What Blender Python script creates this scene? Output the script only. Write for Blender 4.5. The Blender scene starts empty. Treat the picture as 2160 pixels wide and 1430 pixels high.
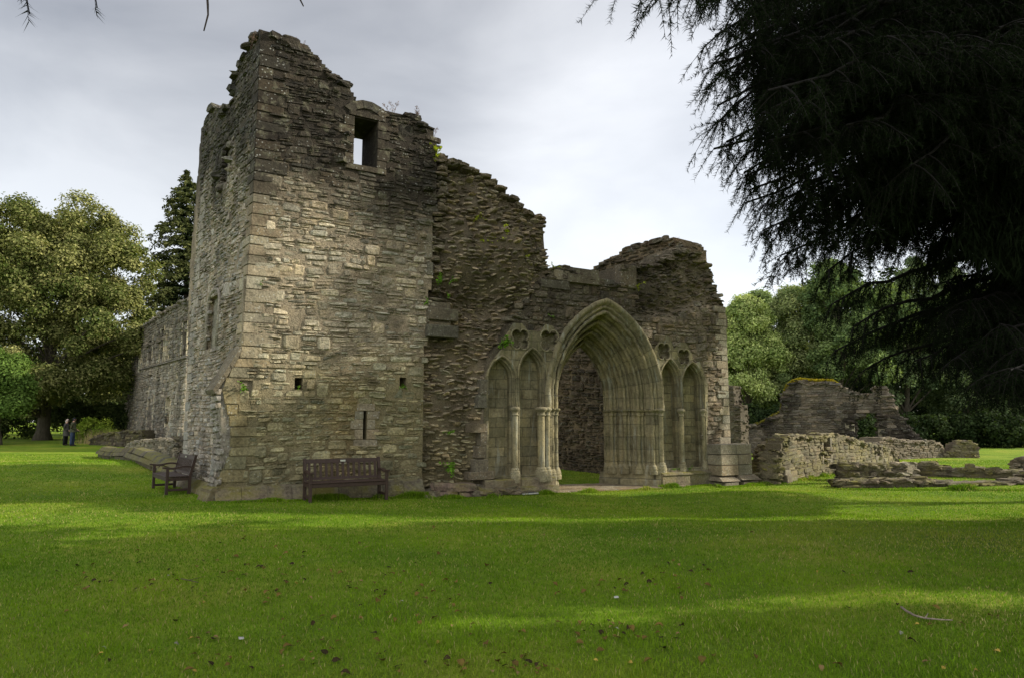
import bpy, bmesh, math
import numpy as np
from mathutils import Vector, Matrix
R = math.radians
# ------------------------------------------------------------------ scene, camera, light
sc = bpy.context.scene
sc.view_settings.view_transform = 'Standard'
sc.view_settings.look = 'None'
sc.view_settings.gamma = 1
sc.view_settings.exposure = 0.36
sc.render.resolution_x = 1024
sc.render.resolution_y = 677
col = sc.collection
FPX, CX, CY, HOR = 1440.0, 1080.0, 715.0, 888.0
PITCH = math.atan((HOR - CY) / FPX)
CAMZ = 1.7
cam = bpy.data.cameras.new('camera')
cam.lens = 24.0
cam.sensor_width = 36.0
cam.clip_end = 2000
camo = bpy.data.objects.new('camera', cam)
camo.location = (0, 0, CAMZ)
camo.rotation_euler = (math.pi / 2 + PITCH, 0, 0)
col.objects.link(camo)
sc.camera = camo

SUN_AZ, SUN_EL = R(84), R(27)          # azimuth measured from +Y towards +X
world = bpy.data.worlds.new('World')
sc.world = world
world.use_nodes = True
nt = world.node_tree
nt.nodes.clear()
def wn(t, **k):
    n = nt.nodes.new(t)
    for a, b in k.items(): setattr(n, a, b)
    return n
sky = wn('ShaderNodeTexSky', sky_type='NISHITA', sun_disc=False, sun_elevation=SUN_EL, sun_rotation=SUN_AZ)
bg1 = wn('ShaderNodeBackground'); bg1.inputs[1].default_value = 0.05
nt.links.new(sky.outputs[0], bg1.inputs[0])
tc = wn('ShaderNodeTexCoord')
mp = wn('ShaderNodeMapping'); mp.inputs['Scale'].default_value = (1, 1, 2.3); mp.inputs['Location'].default_value = (0.3, 0.1, 0)
nt.links.new(tc.outputs['Generated'], mp.inputs[0])
nz = wn('ShaderNodeTexNoise'); nz.inputs['Scale'].default_value = 1.9; nz.inputs['Detail'].default_value = 7; nz.inputs['Roughness'].default_value = 0.5
nz.inputs['Distortion'].default_value = 0.35
nt.links.new(mp.outputs[0], nz.inputs['Vector'])
rp = wn('ShaderNodeValToRGB')
e = rp.color_ramp.elements
e[0].position = 0.32; e[0].color = (0.315, 0.305, 0.298, 1)
e[1].position = 0.66; e[1].color = (0.66, 0.645, 0.625, 1)
nt.links.new(nz.outputs[0], rp.inputs[0])
# the thin bright part of the cloud, round where the light comes through
nrm = wn('ShaderNodeVectorMath', operation='NORMALIZE'); nt.links.new(tc.outputs['Generated'], nrm.inputs[0])
def dirpx(px, py):
    x, y = (px - CX) / FPX, -(py - CY) / FPX
    v = np.array([x, math.cos(PITCH) - y * math.sin(PITCH), math.sin(PITCH) + y * math.cos(PITCH)])
    return v / np.linalg.norm(v)
dot = wn('ShaderNodeVectorMath', operation='DOT_PRODUCT')
nt.links.new(nrm.outputs[0], dot.inputs[0]); dot.inputs[1].default_value = tuple(dirpx(1500, 430))
mr = wn('ShaderNodeMapRange', interpolation_type='SMOOTHERSTEP')
mr.inputs['From Min'].default_value = 0.90; mr.inputs['From Max'].default_value = 1.0
mr.inputs['To Min'].default_value = 0.0; mr.inputs['To Max'].default_value = 0.26
nt.links.new(dot.outputs['Value'], mr.inputs['Value'])
sep = wn('ShaderNodeSeparateXYZ'); nt.links.new(nrm.outputs[0], sep.inputs[0])
hz = wn('ShaderNodeMapRange', interpolation_type='SMOOTHSTEP')
hz.inputs['From Min'].default_value = 0.48; hz.inputs['From Max'].default_value = 0.05
hz.inputs['To Min'].default_value = 0.0; hz.inputs['To Max'].default_value = 0.2
nt.links.new(sep.outputs['Z'], hz.inputs['Value'])
ad = wn('ShaderNodeMath', operation='ADD'); nt.links.new(mr.outputs[0], ad.inputs[0]); nt.links.new(hz.outputs[0], ad.inputs[1])
ad2 = wn('ShaderNodeVectorMath', operation='ADD')
nt.links.new(rp.outputs[0], ad2.inputs[0]); nt.links.new(ad.outputs[0], ad2.inputs[1])
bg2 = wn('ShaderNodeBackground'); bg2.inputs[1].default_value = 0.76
# added fill: the sky behind the camera is brightened to lift the shade
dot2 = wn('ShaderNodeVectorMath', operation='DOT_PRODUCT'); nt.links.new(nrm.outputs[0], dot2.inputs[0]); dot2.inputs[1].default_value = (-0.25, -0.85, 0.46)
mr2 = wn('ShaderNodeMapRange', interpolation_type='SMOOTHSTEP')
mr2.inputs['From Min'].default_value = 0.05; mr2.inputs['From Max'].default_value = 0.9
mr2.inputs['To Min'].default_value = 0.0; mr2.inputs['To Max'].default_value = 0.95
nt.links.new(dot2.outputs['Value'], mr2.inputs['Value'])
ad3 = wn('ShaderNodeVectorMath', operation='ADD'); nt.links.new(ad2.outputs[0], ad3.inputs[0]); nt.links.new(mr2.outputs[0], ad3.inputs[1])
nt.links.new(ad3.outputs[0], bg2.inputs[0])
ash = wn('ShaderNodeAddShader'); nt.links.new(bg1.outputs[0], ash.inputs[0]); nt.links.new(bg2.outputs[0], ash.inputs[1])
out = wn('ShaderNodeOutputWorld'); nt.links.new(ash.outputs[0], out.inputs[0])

sun = bpy.data.lights.new('sun', 'SUN')
sun.energy = 5.0; sun.angle = R(0.6); sun.color = (1.0, 0.93, 0.80)
suno = bpy.data.objects.new('sun', sun)
sd = Vector((math.sin(SUN_AZ) * math.cos(SUN_EL), math.cos(SUN_AZ) * math.cos(SUN_EL), math.sin(SUN_EL)))
suno.rotation_euler = sd.to_track_quat('Z', 'Y').to_euler()
suno.location = (30, 5, 30)
col.objects.link(suno)

# ------------------------------------------------------------------ helpers
rng = np.random.default_rng(7)
def s2l(c):
    c = np.asarray(c, float) / 255.0
    return np.where(c <= 0.04045, c / 12.92, ((c + 0.055) / 1.055) ** 2.4)
def hsh(i, j, k, seed):
    with np.errstate(over='ignore'):
        h = (i.astype(np.uint64) * np.uint64(73856093)) ^ (j.astype(np.uint64) * np.uint64(19349663)) ^ (k.astype(np.uint64) * np.uint64(83492791)) ^ np.uint64(seed * 2654435761 % (2**32))
        h = (h ^ (h >> np.uint64(13))) * np.uint64(1274126177)
        h = h ^ (h >> np.uint64(16))
    return (h & np.uint64(0xFFFF)).astype(float) / 65535.0
def vn(x, y, z=0.0, seed=0):
    x, y, z = np.broadcast_arrays(np.asarray(x, float) + 1000, np.asarray(y, float) + 1000, np.asarray(z, float) + 1000)
    i, j, k = np.floor(x).astype(np.int64), np.floor(y).astype(np.int64), np.floor(z).astype(np.int64)
    u, v, w = x - i, y - j, z - k
    u, v, w = u*u*(3-2*u), v*v*(3-2*v), w*w*(3-2*w)
    r = 0
    for a in (0, 1):
        for b in (0, 1):
            for c in (0, 1):
                r = r + hsh(i+a, j+b, k+c, seed) * (u if a else 1-u) * (v if b else 1-v) * (w if c else 1-w)
    return r * 2 - 1
def fbm(x, y, z=0.0, seed=0, o=3):
    r, a, f = 0, 1, 1
    for q in range(o):
        r = r + a * vn(np.asarray(x)*f, np.asarray(y)*f, np.asarray(z)*f, seed + q); a *= .5; f *= 2.03
    return r / 1.8
def ss(x, a, b):
    t = np.clip((np.asarray(x, float) - a) / (b - a), 0, 1)
    return t * t * (3 - 2 * t)
def unit(v):
    v = np.asarray(v, float)
    return v / (np.linalg.norm(v, axis=-1, keepdims=True) + 1e-12)
def tag(o, label=None, cat=None, group=None, kind=None):
    if label: o['label'] = label
    if cat: o['category'] = cat
    if group: o['group'] = group
    if kind: o['kind'] = kind
    return o
def empty(name, loc=(0, 0, 0), rz=0.0):
    o = bpy.data.objects.new(name, None)
    o.location = loc; o.rotation_euler = (0, 0, rz); o.empty_display_size = 0.3
    col.objects.link(o)
    return o
class Acc:
    """collects vertices and faces for ONE mesh"""
    def __init__(s): s.v, s.c, s.uv, s.f, s.fm, s.fs, s.n = [], [], [], [], [], [], 0
    def add(s, v, f, c=(1, 1, 1), mi=0, smooth=True, uv=None):
        v = np.asarray(v, float).reshape(-1, 3); n = len(v)
        c = np.broadcast_to(np.asarray(c, float), (n, 3))
        s.v.append(v); s.c.append(c)
        s.uv.append(np.zeros((n, 2)) if uv is None else np.asarray(uv, float).reshape(-1, 2))
        for ff in (f if isinstance(f, list) else [f]):
            ff = np.asarray(ff, np.int64)
            if len(ff) == 0: continue
            s.f.append(ff + s.n); s.fm.append(np.full(len(ff), mi)); s.fs.append(np.full(len(ff), smooth))
        s.n += n
    def build(s, name, mats, parent=None):
        me = bpy.data.meshes.new(name)
        v = np.concatenate(s.v); c = np.concatenate(s.c); uv = np.concatenate(s.uv)
        me.vertices.add(len(v)); me.vertices.foreach_set('co', v.ravel())
        li = np.concatenate([f.ravel() for f in s.f])
        tot = np.concatenate([np.full(len(f), f.shape[1]) for f in s.f])
        me.loops.add(len(li)); me.loops.foreach_set('vertex_index', li)
        me.polygons.add(len(tot))
        me.polygons.foreach_set('loop_start', np.concatenate([[0], np.cumsum(tot)[:-1]]))
        me.polygons.foreach_set('loop_total', tot)
        me.polygons.foreach_set('material_index', np.concatenate(s.fm))
        me.polygons.foreach_set('use_smooth', np.concatenate(s.fs))
        me.update(calc_edges=True)
        ca = me.color_attributes.new('Col', 'FLOAT_COLOR', 'POINT')
        ca.data.foreach_set('color', np.concatenate([c, np.ones((len(c), 1))], 1).ravel())
        ul = me.uv_layers.new(name='UVMap')
        ul.data.foreach_set('uv', uv[li].ravel())
        for m in (mats if isinstance(mats, (list, tuple)) else [mats]): me.materials.append(m)
        o = bpy.data.objects.new(name, me); col.objects.link(o)
        if parent is not None: o.parent = parent
        return o
def rel(parent):
    return np.array(parent.location)

# box / cylinder / tube primitives -> Acc
BOXF = np.array([[0,3,2,1],[4,5,6,7],[0,1,5,4],[1,2,6,5],[2,3,7,6],[3,0,4,7]])
def box(acc, lo, hi, c=(1,1,1), M=None, bev=0.0, mi=0, smooth=False):
    bm = bmesh.new(); bmesh.ops.create_cube(bm, size=1)
    lo, hi = np.array(lo, float), np.array(hi, float)
    for v in bm.verts: v.co = Vector((lo + hi) / 2 + np.array(v.co) * (hi - lo))
    if bev > 0: bmesh.ops.bevel(bm, geom=list(bm.edges), offset=bev, segments=1, affect='EDGES')
    addbm(acc, bm, c, M, mi, smooth)
def addbm(acc, bm, c=(1,1,1), M=None, mi=0, smooth=False):
    bm.verts.index_update()
    v = np.array([x.co[:] for x in bm.verts])
    if M is not None: v = M(v)
    by = {}
    for f in bm.faces: by.setdefault(len(f.verts), []).append([x.index for x in f.verts])
    acc.add(v, [np.array(q) for q in by.values()], c, mi, smooth)
    bm.free()
def tube(acc, pts, rad, n=8, c=(1,1,1), wob=0.0, seed=1, cap=True, mi=0):
    pts = np.asarray(pts, float); m = len(pts); rad = np.broadcast_to(rad, (m,))
    t = np.gradient(pts, axis=0); t = unit(t)
    ref = np.array([0.13, 0.21, 0.97]) if abs(t[0][2]) < .8 else np.array([1, .1, 0])
    x = unit(np.cross(t, ref)); y = np.cross(t, x)
    a = np.arange(n) / n * 2 * math.pi
    r = rad[:, None] * (1 + wob * vn(np.cos(a)[None]*1.5 + 5, np.arange(m)[:, None]*.7, np.sin(a)[None]*1.5, seed))
    v = pts[:, None] + r[..., None] * (np.cos(a)[None, :, None] * x[:, None] + np.sin(a)[None, :, None] * y[:, None])
    i = np.arange(m-1)[:, None] * n; j = np.arange(n)[None]
    f = np.stack([i+j, i+(j+1) % n, i+n+(j+1) % n, i+n+j], -1).reshape(-1, 4)
    fs = [f]
    if cap: fs.append(np.array([list(range(n))[::-1], list(range((m-1)*n, m*n))]))
    acc.add(v.reshape(-1, 3), fs, c, mi)
def lathe(acc, cx, cy, prof, n=14, c=(1,1,1), M=None, a0=0, a1=2*math.pi):
    prof = np.asarray(prof, float); m = len(prof)
    a = np.linspace(a0, a1, n + 1)
    v = np.stack([cx + prof[:, 0][:, None]*np.cos(a), cy + prof[:, 0][:, None]*np.sin(a), np.broadcast_to(prof[:, 1][:, None], (m, n+1))], -1).reshape(-1, 3)
    if M is not None: v = M(v)
    i = np.arange(m-1)[:, None]*(n+1); j = np.arange(n)[None]
    f = np.stack([i+j, i+j+1, i+n+2+j, i+n+1+j], -1).reshape(-1, 4)
    acc.add(v, f, c, 0, True)

# ------------------------------------------------------------------ pixel rays (to measure things on their own planes)
CAM = np.array([0, 0, CAMZ])
def ray(px, py):
    x, y = (px - CX) / FPX, -(py - CY) / FPX
    return np.array([x, math.cos(PITCH) - y * math.sin(PITCH), math.sin(PITCH) + y * math.cos(PITCH)])
def at(px, py, Y):
    d = ray(px, py); return CAM + d * (Y / d[1])
class Plane:
    """vertical plane: origin O (x,y), unit direction D; N points out of the face"""
    def __init__(s, O, D, flip=False):
        s.O = np.array(O, float); s.D = unit(np.array(D, float))
        s.N = np.array([s.D[1], -s.D[0]]) * (-1 if flip else 1)
    def px(s, px, py):
        d = ray(px, py); t = ((s.O - CAM[:2]) @ s.N) / (d[:2] @ s.N)
        P = CAM + d * t
        return np.array([(P[:2] - s.O) @ s.D, P[2]])
    def poly(s, pts): return np.array([s.px(*p) for p in pts])
    def M(s, a, z, dep):
        a, z, dep = np.broadcast_arrays(a, z, dep)
        return np.stack([s.O[0] + s.D[0]*a + s.N[0]*dep, s.O[1] + s.D[1]*a + s.N[1]*dep, z], -1)
def inpoly(x, y, poly):
    x, y = np.asarray(x, float), np.asarray(y, float); r = np.zeros(x.shape, bool)
    P = np.asarray(poly); Q = np.roll(P, -1, 0)
    for (x0, y0), (x1, y1) in zip(P, Q):
        if y0 == y1: continue
        c = ((y0 > y) != (y1 > y)) & (x < (x1-x0)*(y-y0)/(y1-y0) + x0)
        r ^= c
    return r
def ground(x, y):
    x, y = np.asarray(x, float), np.asarray(y, float)
    z = -0.30 * ss(x, -6.5, 5.5) * ss(y, 9, 17)
    z = z + 0.30 * ss(-x, 16, 30) * ss(y, 34, 52)
    z = z + 0.05 * vn(x*.16, y*.16, 0, 3) * ss(y, 3, 8) + 0.02 * vn(x*.5, y*.5, 0, 5)
    z = z + 0.13 * np.exp(-(((x-6.3)/2.4)**2 + ((y-18.3)/1.6)**2))
    z = z + 0.26 * np.exp(-(((x+15.5)/4.0)**2 + ((y-24.5)/5.0)**2)) 
    z = z + 0.5*ss(y, 70, 140)
    return z

# ------------------------------------------------------------------ materials
def newmat(name):
    m = bpy.data.materials.new(name); m.use_nodes = True
    n = m.node_tree; n.nodes.clear()
    o = n.nodes.new('ShaderNodeOutputMaterial'); b = n.nodes.new('ShaderNodeBsdfPrincipled')
    n.links.new(b.outputs[0], o.inputs[0])
    b.inputs['Specular IOR Level'].default_value = 0.25
    b.inputs['Roughness'].default_value = 0.9
    return m, n, b, o
def node(n, t, ins=None, **k):
    q = n.nodes.new(t)
    for a, b in k.items(): setattr(q, a, b)
    for a, b in (ins or {}).items():
        if hasattr(b, 'is_output'): n.links.new(b, q.inputs[a])
        else: q.inputs[a].default_value = b
    return q
def ramp(n, fac, stops):
    r = n.nodes.new('ShaderNodeValToRGB'); n.links.new(fac, r.inputs[0])
    e = r.color_ramp.elements
    while len(e) < len(stops): e.new(0.5)
    for q, (p, c) in zip(e, stops):
        q.position = p; q.color = (c, c, c, 1) if np.isscalar(c) else (*c, 1)
    return r.outputs[0]
def mixc(n, fac, a, b, mode='MIX'):
    q = n.nodes.new('ShaderNodeMix'); q.data_type = 'RGBA'; q.blend_type = mode
    for i, s in ((0, fac), (6, a), (7, b)):
        if hasattr(s, 'is_output'): n.links.new(s, q.inputs[i])
        else: q.inputs[i].default_value = s if i == 0 else (*s, 1)
    return q.outputs[2]
def stone_mat(name, lichen=0.5, bump=0.5, moss=0.0, spots=0.35, fine=18.0, rough=.92):
    m, n, b, o = newmat(name)
    at_ = node(n, 'ShaderNodeAttribute', attribute_name='Col')
    g = node(n, 'ShaderNodeNewGeometry'); P = g.outputs['Position']
    n1 = node(n, 'ShaderNodeTexNoise', {'Vector': P, 'Scale': fine, 'Detail': 6.0, 'Roughness': 0.65})
    n2 = node(n, 'ShaderNodeTexNoise', {'Vector': P, 'Scale': 1.7, 'Detail': 6.0, 'Roughness': 0.62})
    n3 = node(n, 'ShaderNodeTexNoise', {'Vector': P, 'Scale': 5.0, 'Detail': 5.0, 'Roughness': 0.6})
    c = mixc(n, 1.0, at_.outputs[0], ramp(n, n1.outputs[0], [(0.3, 0.5), (0.52, 1.0), (0.72, 1.4)]), 'MULTIPLY')
    c = mixc(n, 1.0, c, ramp(n, n2.outputs[0], [(0.32, (0.62, 0.60, 0.58)), (0.5, (1, 1, 1)), (0.7, (1.2, 1.16, 1.06))]), 'MULTIPLY')
    lf = ramp(n, n3.outputs[0], [(0.54, 0.0), (0.66, lichen)])
    c = mixc(n, lf, c, (0.17, 0.165, 0.105))
    # pale round lichen spots
    vo = node(n, 'ShaderNodeTexVoronoi', {'Vector': P, 'Scale': 13.0, 'Randomness': 1.0})
    sp = node(n, 'ShaderNodeMath', {0: ramp(n, vo.outputs['Distance'], [(0.16, 1.0), (0.28, 0.0)]), 1: ramp(n, n2.outputs[0], [(0.44, 0.0), (0.56, spots)])}, operation='MULTIPLY')
    c = mixc(n, sp.outputs[0], c, (0.42, 0.42, 0.38))
    if moss > 0:
        sx = node(n, 'ShaderNodeSeparateXYZ', {0: g.outputs['Normal']})
        up = node(n, 'ShaderNodeMapRange', {'Value': sx.outputs[2], 'From Min': -0.1, 'From Max': 0.8, 'To Min': 0.25, 'To Max': 1.0})
        mf = node(n, 'ShaderNodeMath', {0: ramp(n, n2.outputs[0], [(0.42, 0.0), (0.6, min(1, moss))]), 1: up.outputs[0]}, operation='MULTIPLY')
        c = mixc(n, mf.outputs[0], c, (0.13, 0.12, 0.018))
    n.links.new(c, b.inputs['Base Color'])
    b.inputs['Roughness'].default_value = rough
    h = node(n, 'ShaderNodeMath', {0: n1.outputs[0], 1: n3.outputs[0]}, operation='ADD')
    bp = node(n, 'ShaderNodeBump', {'Height': h.outputs[0], 'Strength': bump, 'Distance': 0.05})
    n.links.new(bp.outputs[0], b.inputs['Normal'])
    return m
def ashlar_mat(name, bw=0.55, bh=0.26, tone=(1, 1, 1), bump=0.5, mortar=0.013, joint=0.5):
    m, n, b, o = newmat(name)
    at_ = node(n, 'ShaderNodeAttribute', attribute_name='Col')
    g = node(n, 'ShaderNodeNewGeometry'); P = g.outputs['Position']
    uv = node(n, 'ShaderNodeTexCoord')
    w = node(n, 'ShaderNodeTexNoise', {'Vector': P, 'Scale': 2.5, 'Detail': 3.0})
    wv = node(n, 'ShaderNodeVectorMath', {0: w.outputs['Color'], 1: (0.05, 0.05, 0)}, operation='MULTIPLY')
    uvw = node(n, 'ShaderNodeVectorMath', {0: uv.outputs['UV'], 1: wv.outputs[0]}, operation='ADD')
    br = node(n, 'ShaderNodeTexBrick', {'Vector': uvw.outputs[0], 'Color1': (1.15, 1.12, 1.05, 1), 'Color2': (0.72, 0.73, 0.72, 1), 'Mortar': (joint, joint, joint, 1),
                                        'Scale': 1.0, 'Mortar Size': mortar, 'Mortar Smooth': 0.3, 'Bias': 0.0, 'Brick Width': bw, 'Row Height': bh})
    n1 = node(n, 'ShaderNodeTexNoise', {'Vector': P, 'Scale': 16.0, 'Detail': 6.0, 'Roughness': 0.65})
    n2 = node(n, 'ShaderNodeTexNoise', {'Vector': P, 'Scale': 2.2, 'Detail': 6.0, 'Roughness': 0.65})
    st = node(n, 'ShaderNodeMapping', {'Vector': P, 'Scale': (7, 7, 0.9)})
    n3 = node(n, 'ShaderNodeTexNoise', {'Vector': st.outputs[0], 'Scale': 1.0, 'Detail': 5.0, 'Roughness': 0.6})
    c = mixc(n, 1.0, at_.outputs[0], br.outputs['Color'], 'MULTIPLY')
    c = mixc(n, 1.0, c, ramp(n, n1.outputs[0], [(0.3, 0.7), (0.55, 1.0), (0.75, 1.25)]), 'MULTIPLY')
    c = mixc(n, 1.0, c, ramp(n, n2.outputs[0], [(0.32, (0.55, 0.53, 0.5)), (0.5, (1, 1, 1)), (0.68, (1.25, 1.2, 1.08))]), 'MULTIPLY')
    c = mixc(n, ramp(n, n3.outputs[0], [(0.55, 0.0), (0.7, 0.6)]), c, (0.34, 0.35, 0.29))
    c = mixc(n, ramp(n, n3.outputs[0], [(0.28, 0.55), (0.42, 0.0)]), c, (0.085, 0.09, 0.035))
    n.links.new(c, b.inputs['Base Color'])
    h1 = node(n, 'ShaderNodeMath', {0: n1.outputs[0], 1: n2.outputs[0]}, operation='ADD')
    h = node(n, 'ShaderNodeMath', {0: br.outputs['Fac'], 1: -1.6, 2: h1.outputs[0]}, operation='MULTIPLY_ADD')
    bp = node(n, 'ShaderNodeBump', {'Height': h.outputs[0], 'Strength': bump, 'Distance': 0.035})
    n.links.new(bp.outputs[0], b.inputs['Normal'])
    return m
def leaf_mat(name, trans=0.35, rough=0.55, spec=0.35):
    m, n, b, o = newmat(name)
    at_ = node(n, 'ShaderNodeAttribute', attribute_name='Col')
    n.links.new(at_.outputs[0], b.inputs['Base Color'])
    b.inputs['Roughness'].default_value = rough; b.inputs['Specular IOR Level'].default_value = spec
    if trans > 0:
        t = n.nodes.new('ShaderNodeBsdfTranslucent')
        c = mixc(n, 1.0, at_.outputs[0], (1.25, 1.35, 0.55), 'MULTIPLY')
        n.links.new(c, t.inputs[0])
        mx = node(n, 'ShaderNodeMixShader', {0: trans, 1: b.outputs[0], 2: t.outputs[0]})
        n.links.new(mx.outputs[0], o.inputs[0])
    return m
def plain_mat(name, colr, rough=0.6, noise=0.25, scale=20, bump=0.1, spec=0.3, metal=0.0):
    m, n, b, o = newmat(name)
    tcn = node(n, 'ShaderNodeTexCoord')
    n1 = node(n, 'ShaderNodeTexNoise', {'Vector': tcn.outputs['Object'], 'Scale': scale, 'Detail': 5.0, 'Roughness': 0.6})
    c = mixc(n, 1.0, tuple(colr), ramp(n, n1.outputs[0], [(0.3, 1 - noise), (0.7, 1 + noise)]), 'MULTIPLY')
    n.links.new(c, b.inputs['Base Color'])
    b.inputs['Roughness'].default_value = rough; b.inputs['Specular IOR Level'].default_value = spec; b.inputs['Metallic'].default_value = metal
    bp = node(n, 'ShaderNodeBump', {'Height': n1.outputs[0], 'Strength': bump, 'Distance': 0.01})
    n.links.new(bp.outputs[0], b.inputs['Normal'])
    return m
def bark_mat(name):
    m, n, b, o = newmat(name)
    at_ = node(n, 'ShaderNodeAttribute', attribute_name='Col')
    g = node(n, 'ShaderNodeNewGeometry')
    mpn = node(n, 'ShaderNodeMapping', {'Vector': g.outputs['Position'], 'Scale': (9, 9, 2)})
    n1 = node(n, 'ShaderNodeTexNoise', {'Vector': mpn.outputs[0], 'Scale': 1.0, 'Detail': 6.0, 'Roughness': 0.7})
    c = mixc(n, 1.0, at_.outputs[0], ramp(n, n1.outputs[0], [(0.3, 0.45), (0.6, 1.0), (0.8, 1.5)]), 'MULTIPLY')
    n.links.new(c, b.inputs['Base Color'])
    bp = node(n, 'ShaderNodeBump', {'Height': n1.outputs[0], 'Strength': 0.9, 'Distance': 0.04})
    n.links.new(bp.outputs[0], b.inputs['Normal'])
    return m
M = {}
M['rubble'] = stone_mat('rubble_stone', lichen=0.4, bump=0.9)
M['mortar'] = stone_mat('lime_mortar', lichen=0.2, bump=0.7, spots=0.0, fine=30)
M['mossy'] = stone_mat('mossy_stone', lichen=0.5, bump=0.6, moss=0.9)
M['dressed'] = stone_mat('dressed_stone', lichen=0.45, bump=0.4, spots=0.55, fine=22)
M['ashlar'] = ashlar_mat('ashlar_stone')
M['moulded'] = ashlar_mat('moulded_stone', bw=3.0, bh=0.38, bump=0.8, mortar=0.008)
M['bark'] = bark_mat('tree_bark')
M['leaf'] = leaf_mat('broad_leaf', 0.25, 0.75, 0.08)
M['needle'] = leaf_mat('conifer_needle', 0.06, 0.9, 0.05)
M['darkbark'] = bark_mat('fir_bark')
M['grassblade'] = leaf_mat('grass_blade', 0.35, 0.8, 0.04)
# ------------------------------------------------------------------ masonry
def layout(rg, x0, x1, z0, z1, rh=(0.07, 0.16), ww=(0.16, 0.5), big=0.05, bigh=(2, 4)):
    """coursed rubble: rows of uneven height, cut into stones; now and then a block several rows high"""
    zs = [z0]
    while zs[-1] < z1: zs.append(zs[-1] + rg.uniform(*rh) * (1.0 if rg.random() > .15 else 1.4))
    nr = len(zs) - 1; occ = [[] for _ in range(nr)]; out = []
    nb = int(big * nr * (x1 - x0) / np.mean(ww))
    for _ in range(nb):
        i = rg.integers(0, nr); k = int(rg.integers(bigh[0], bigh[1])); j = min(nr, i + k)
        a = rg.uniform(x0, x1); b = a + rg.uniform(0.22, 0.5)
        if any(a < q and b > p for r in range(i, j) for p, q in occ[r]): continue
        for r in range(i, j): occ[r].append((a, b))
        out.append((a, b, zs[i], zs[j]))
    for r in range(nr):
        bl = sorted(occ[r]) + [(x1, x1 + 1)]; x = x0 + rg.uniform(-.3, 0)
        for p, q in bl:
            while p - x > 0.05:
                h = zs[r+1] - zs[r]
                w = rg.uniform(*ww) * (0.65 + 0.45 * min(1.6, h / 0.1))
                if p - x - w < 0.1: w = p - x
                out.append((x, x + w, zs[r], zs[r+1])); x += w
            x = q
    return np.array(out)
U5 = np.array([0, .14, .5, .86, 1.0])
def stone_cols(rg, n, base, var=0.2, warm=0.042):
    base = np.asarray(base, float)
    c = base[None] * (1 + var * rg.standard_normal((n, 1)).clip(-1.8, 2.2))
    t = rg.standard_normal((n, 1)).clip(-2, 1.7) * warm
    c = c * np.concatenate([1 + t, 1 + 0 * t, 1 - t], 1)
    return c.clip(0.012, 0.7)
def flush_stones(acc, rg, rects, Mf, keep, tint, base, joint=0.009, relief=0.022, prot=0.011, warp=0.05, wseed=3, var=0.22, mi=0, depf=None, rough=0.42):
    r = rects; n = len(r)
    cx, cz = (r[:, 0] + r[:, 1]) / 2, (r[:, 2] + r[:, 3]) / 2
    wz = lambda a, z: z + warp * 2 * vn(a*.45, z*.6, 0, wseed) + warp * .6 * vn(a*1.6, z*1.2, 0, wseed+1)
    k = keep(cx, wz(cx, cz)); r = r[k]; n = len(r)
    if n == 0: return
    cx, cz = cx[k], cz[k]
    g = np.minimum(joint, .3*(r[:, 3]-r[:, 2]))
    jit = lambda s: rg.standard_normal((n, 4)) * s
    X = np.stack([r[:, 0]+g, r[:, 1]-g, r[:, 1]-g, r[:, 0]+g], 1) + jit(.012) + np.array([[1, -1, -1, 1]]) * np.abs(jit(.012))
    Z = np.stack([r[:, 2]+g, r[:, 2]+g, r[:, 3]-g, r[:, 3]-g], 1) + jit(.008)
    u, v = np.meshgrid(U5, U5); u, v = u.ravel(), v.ravel()
    # round the outline off
    uu = u + (np.where(u < .5, 1, -1)) * 0.07 * (np.abs(v-.5)*2)**3 * (np.abs(u-.5) > .4)
    vv = v + (np.where(v < .5, 1, -1)) * 0.09 * (np.abs(u-.5)*2)**3 * (np.abs(v-.5) > .4)
    W = np.stack([(1-uu)*(1-vv), uu*(1-vv), uu*vv, (1-uu)*vv], 0)
    A, ZZ = X @ W, Z @ W
    edge = ((u == 0) | (u == 1) | (v == 0) | (v == 1)).astype(float)
    hgt = 1 - edge
    d = prot * rg.standard_normal((n, 1)) + relief * (hgt[None] * rg.uniform(.6, 1.2, (n, 1)) - .3 + rough * rg.standard_normal((n, 25)))
    d = d + (u-.5)[None] * rg.standard_normal((n, 1)) * relief*.7 + (v-.5)[None] * (rg.standard_normal((n, 1))*.8 - .05) * relief*.8
    if depf is not None: d = d + depf(cx, cz)[:, None]
    ZZ = wz(A, ZZ)
    rim = np.array([0,1,2,3,4,9,14,19,24,23,22,21,20,15,10,5])
    A2, Z2, d2 = A[:, rim], ZZ[:, rim], d[:, rim]*0 + (depf(cx, cz)[:, None] if depf is not None else 0) - 0.07
    a, z, dd = np.concatenate([A, A2], 1), np.concatenate([ZZ, Z2], 1), np.concatenate([d, d2], 1)
    P = Mf(a, z, dd)
    c = stone_cols(rg, n, base, var) * tint(cx, wz(cx, cz))
    cc = c[:, None] * (1 + .06 * rg.standard_normal((n, 41, 1)))
    fq = [[i*5+j, i*5+j+1, i*5+j+6, i*5+j+5] for i in range(4) for j in range(4)]
    fs = [[rim[i], 25+i, 25+(i+1) % 16, rim[(i+1) % 16]] for i in range(16)]
    f = np.array(fq + fs)
    F = (f[None] + (np.arange(n)*41)[:, None, None]).reshape(-1, 4)
    acc.add(P.reshape(-1, 3), F, cc.reshape(-1, 3), mi, False)
_t = np.array([(x, y, z) for x in (-1, 0, 1) for y in (-1, 0, 1) for z in (-1, 0, 1) if (x, y, z) != (0, 0, 0)], float)
_ix = {tuple(p.astype(int)): i for i, p in enumerate(_t)}
_bf = []
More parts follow.
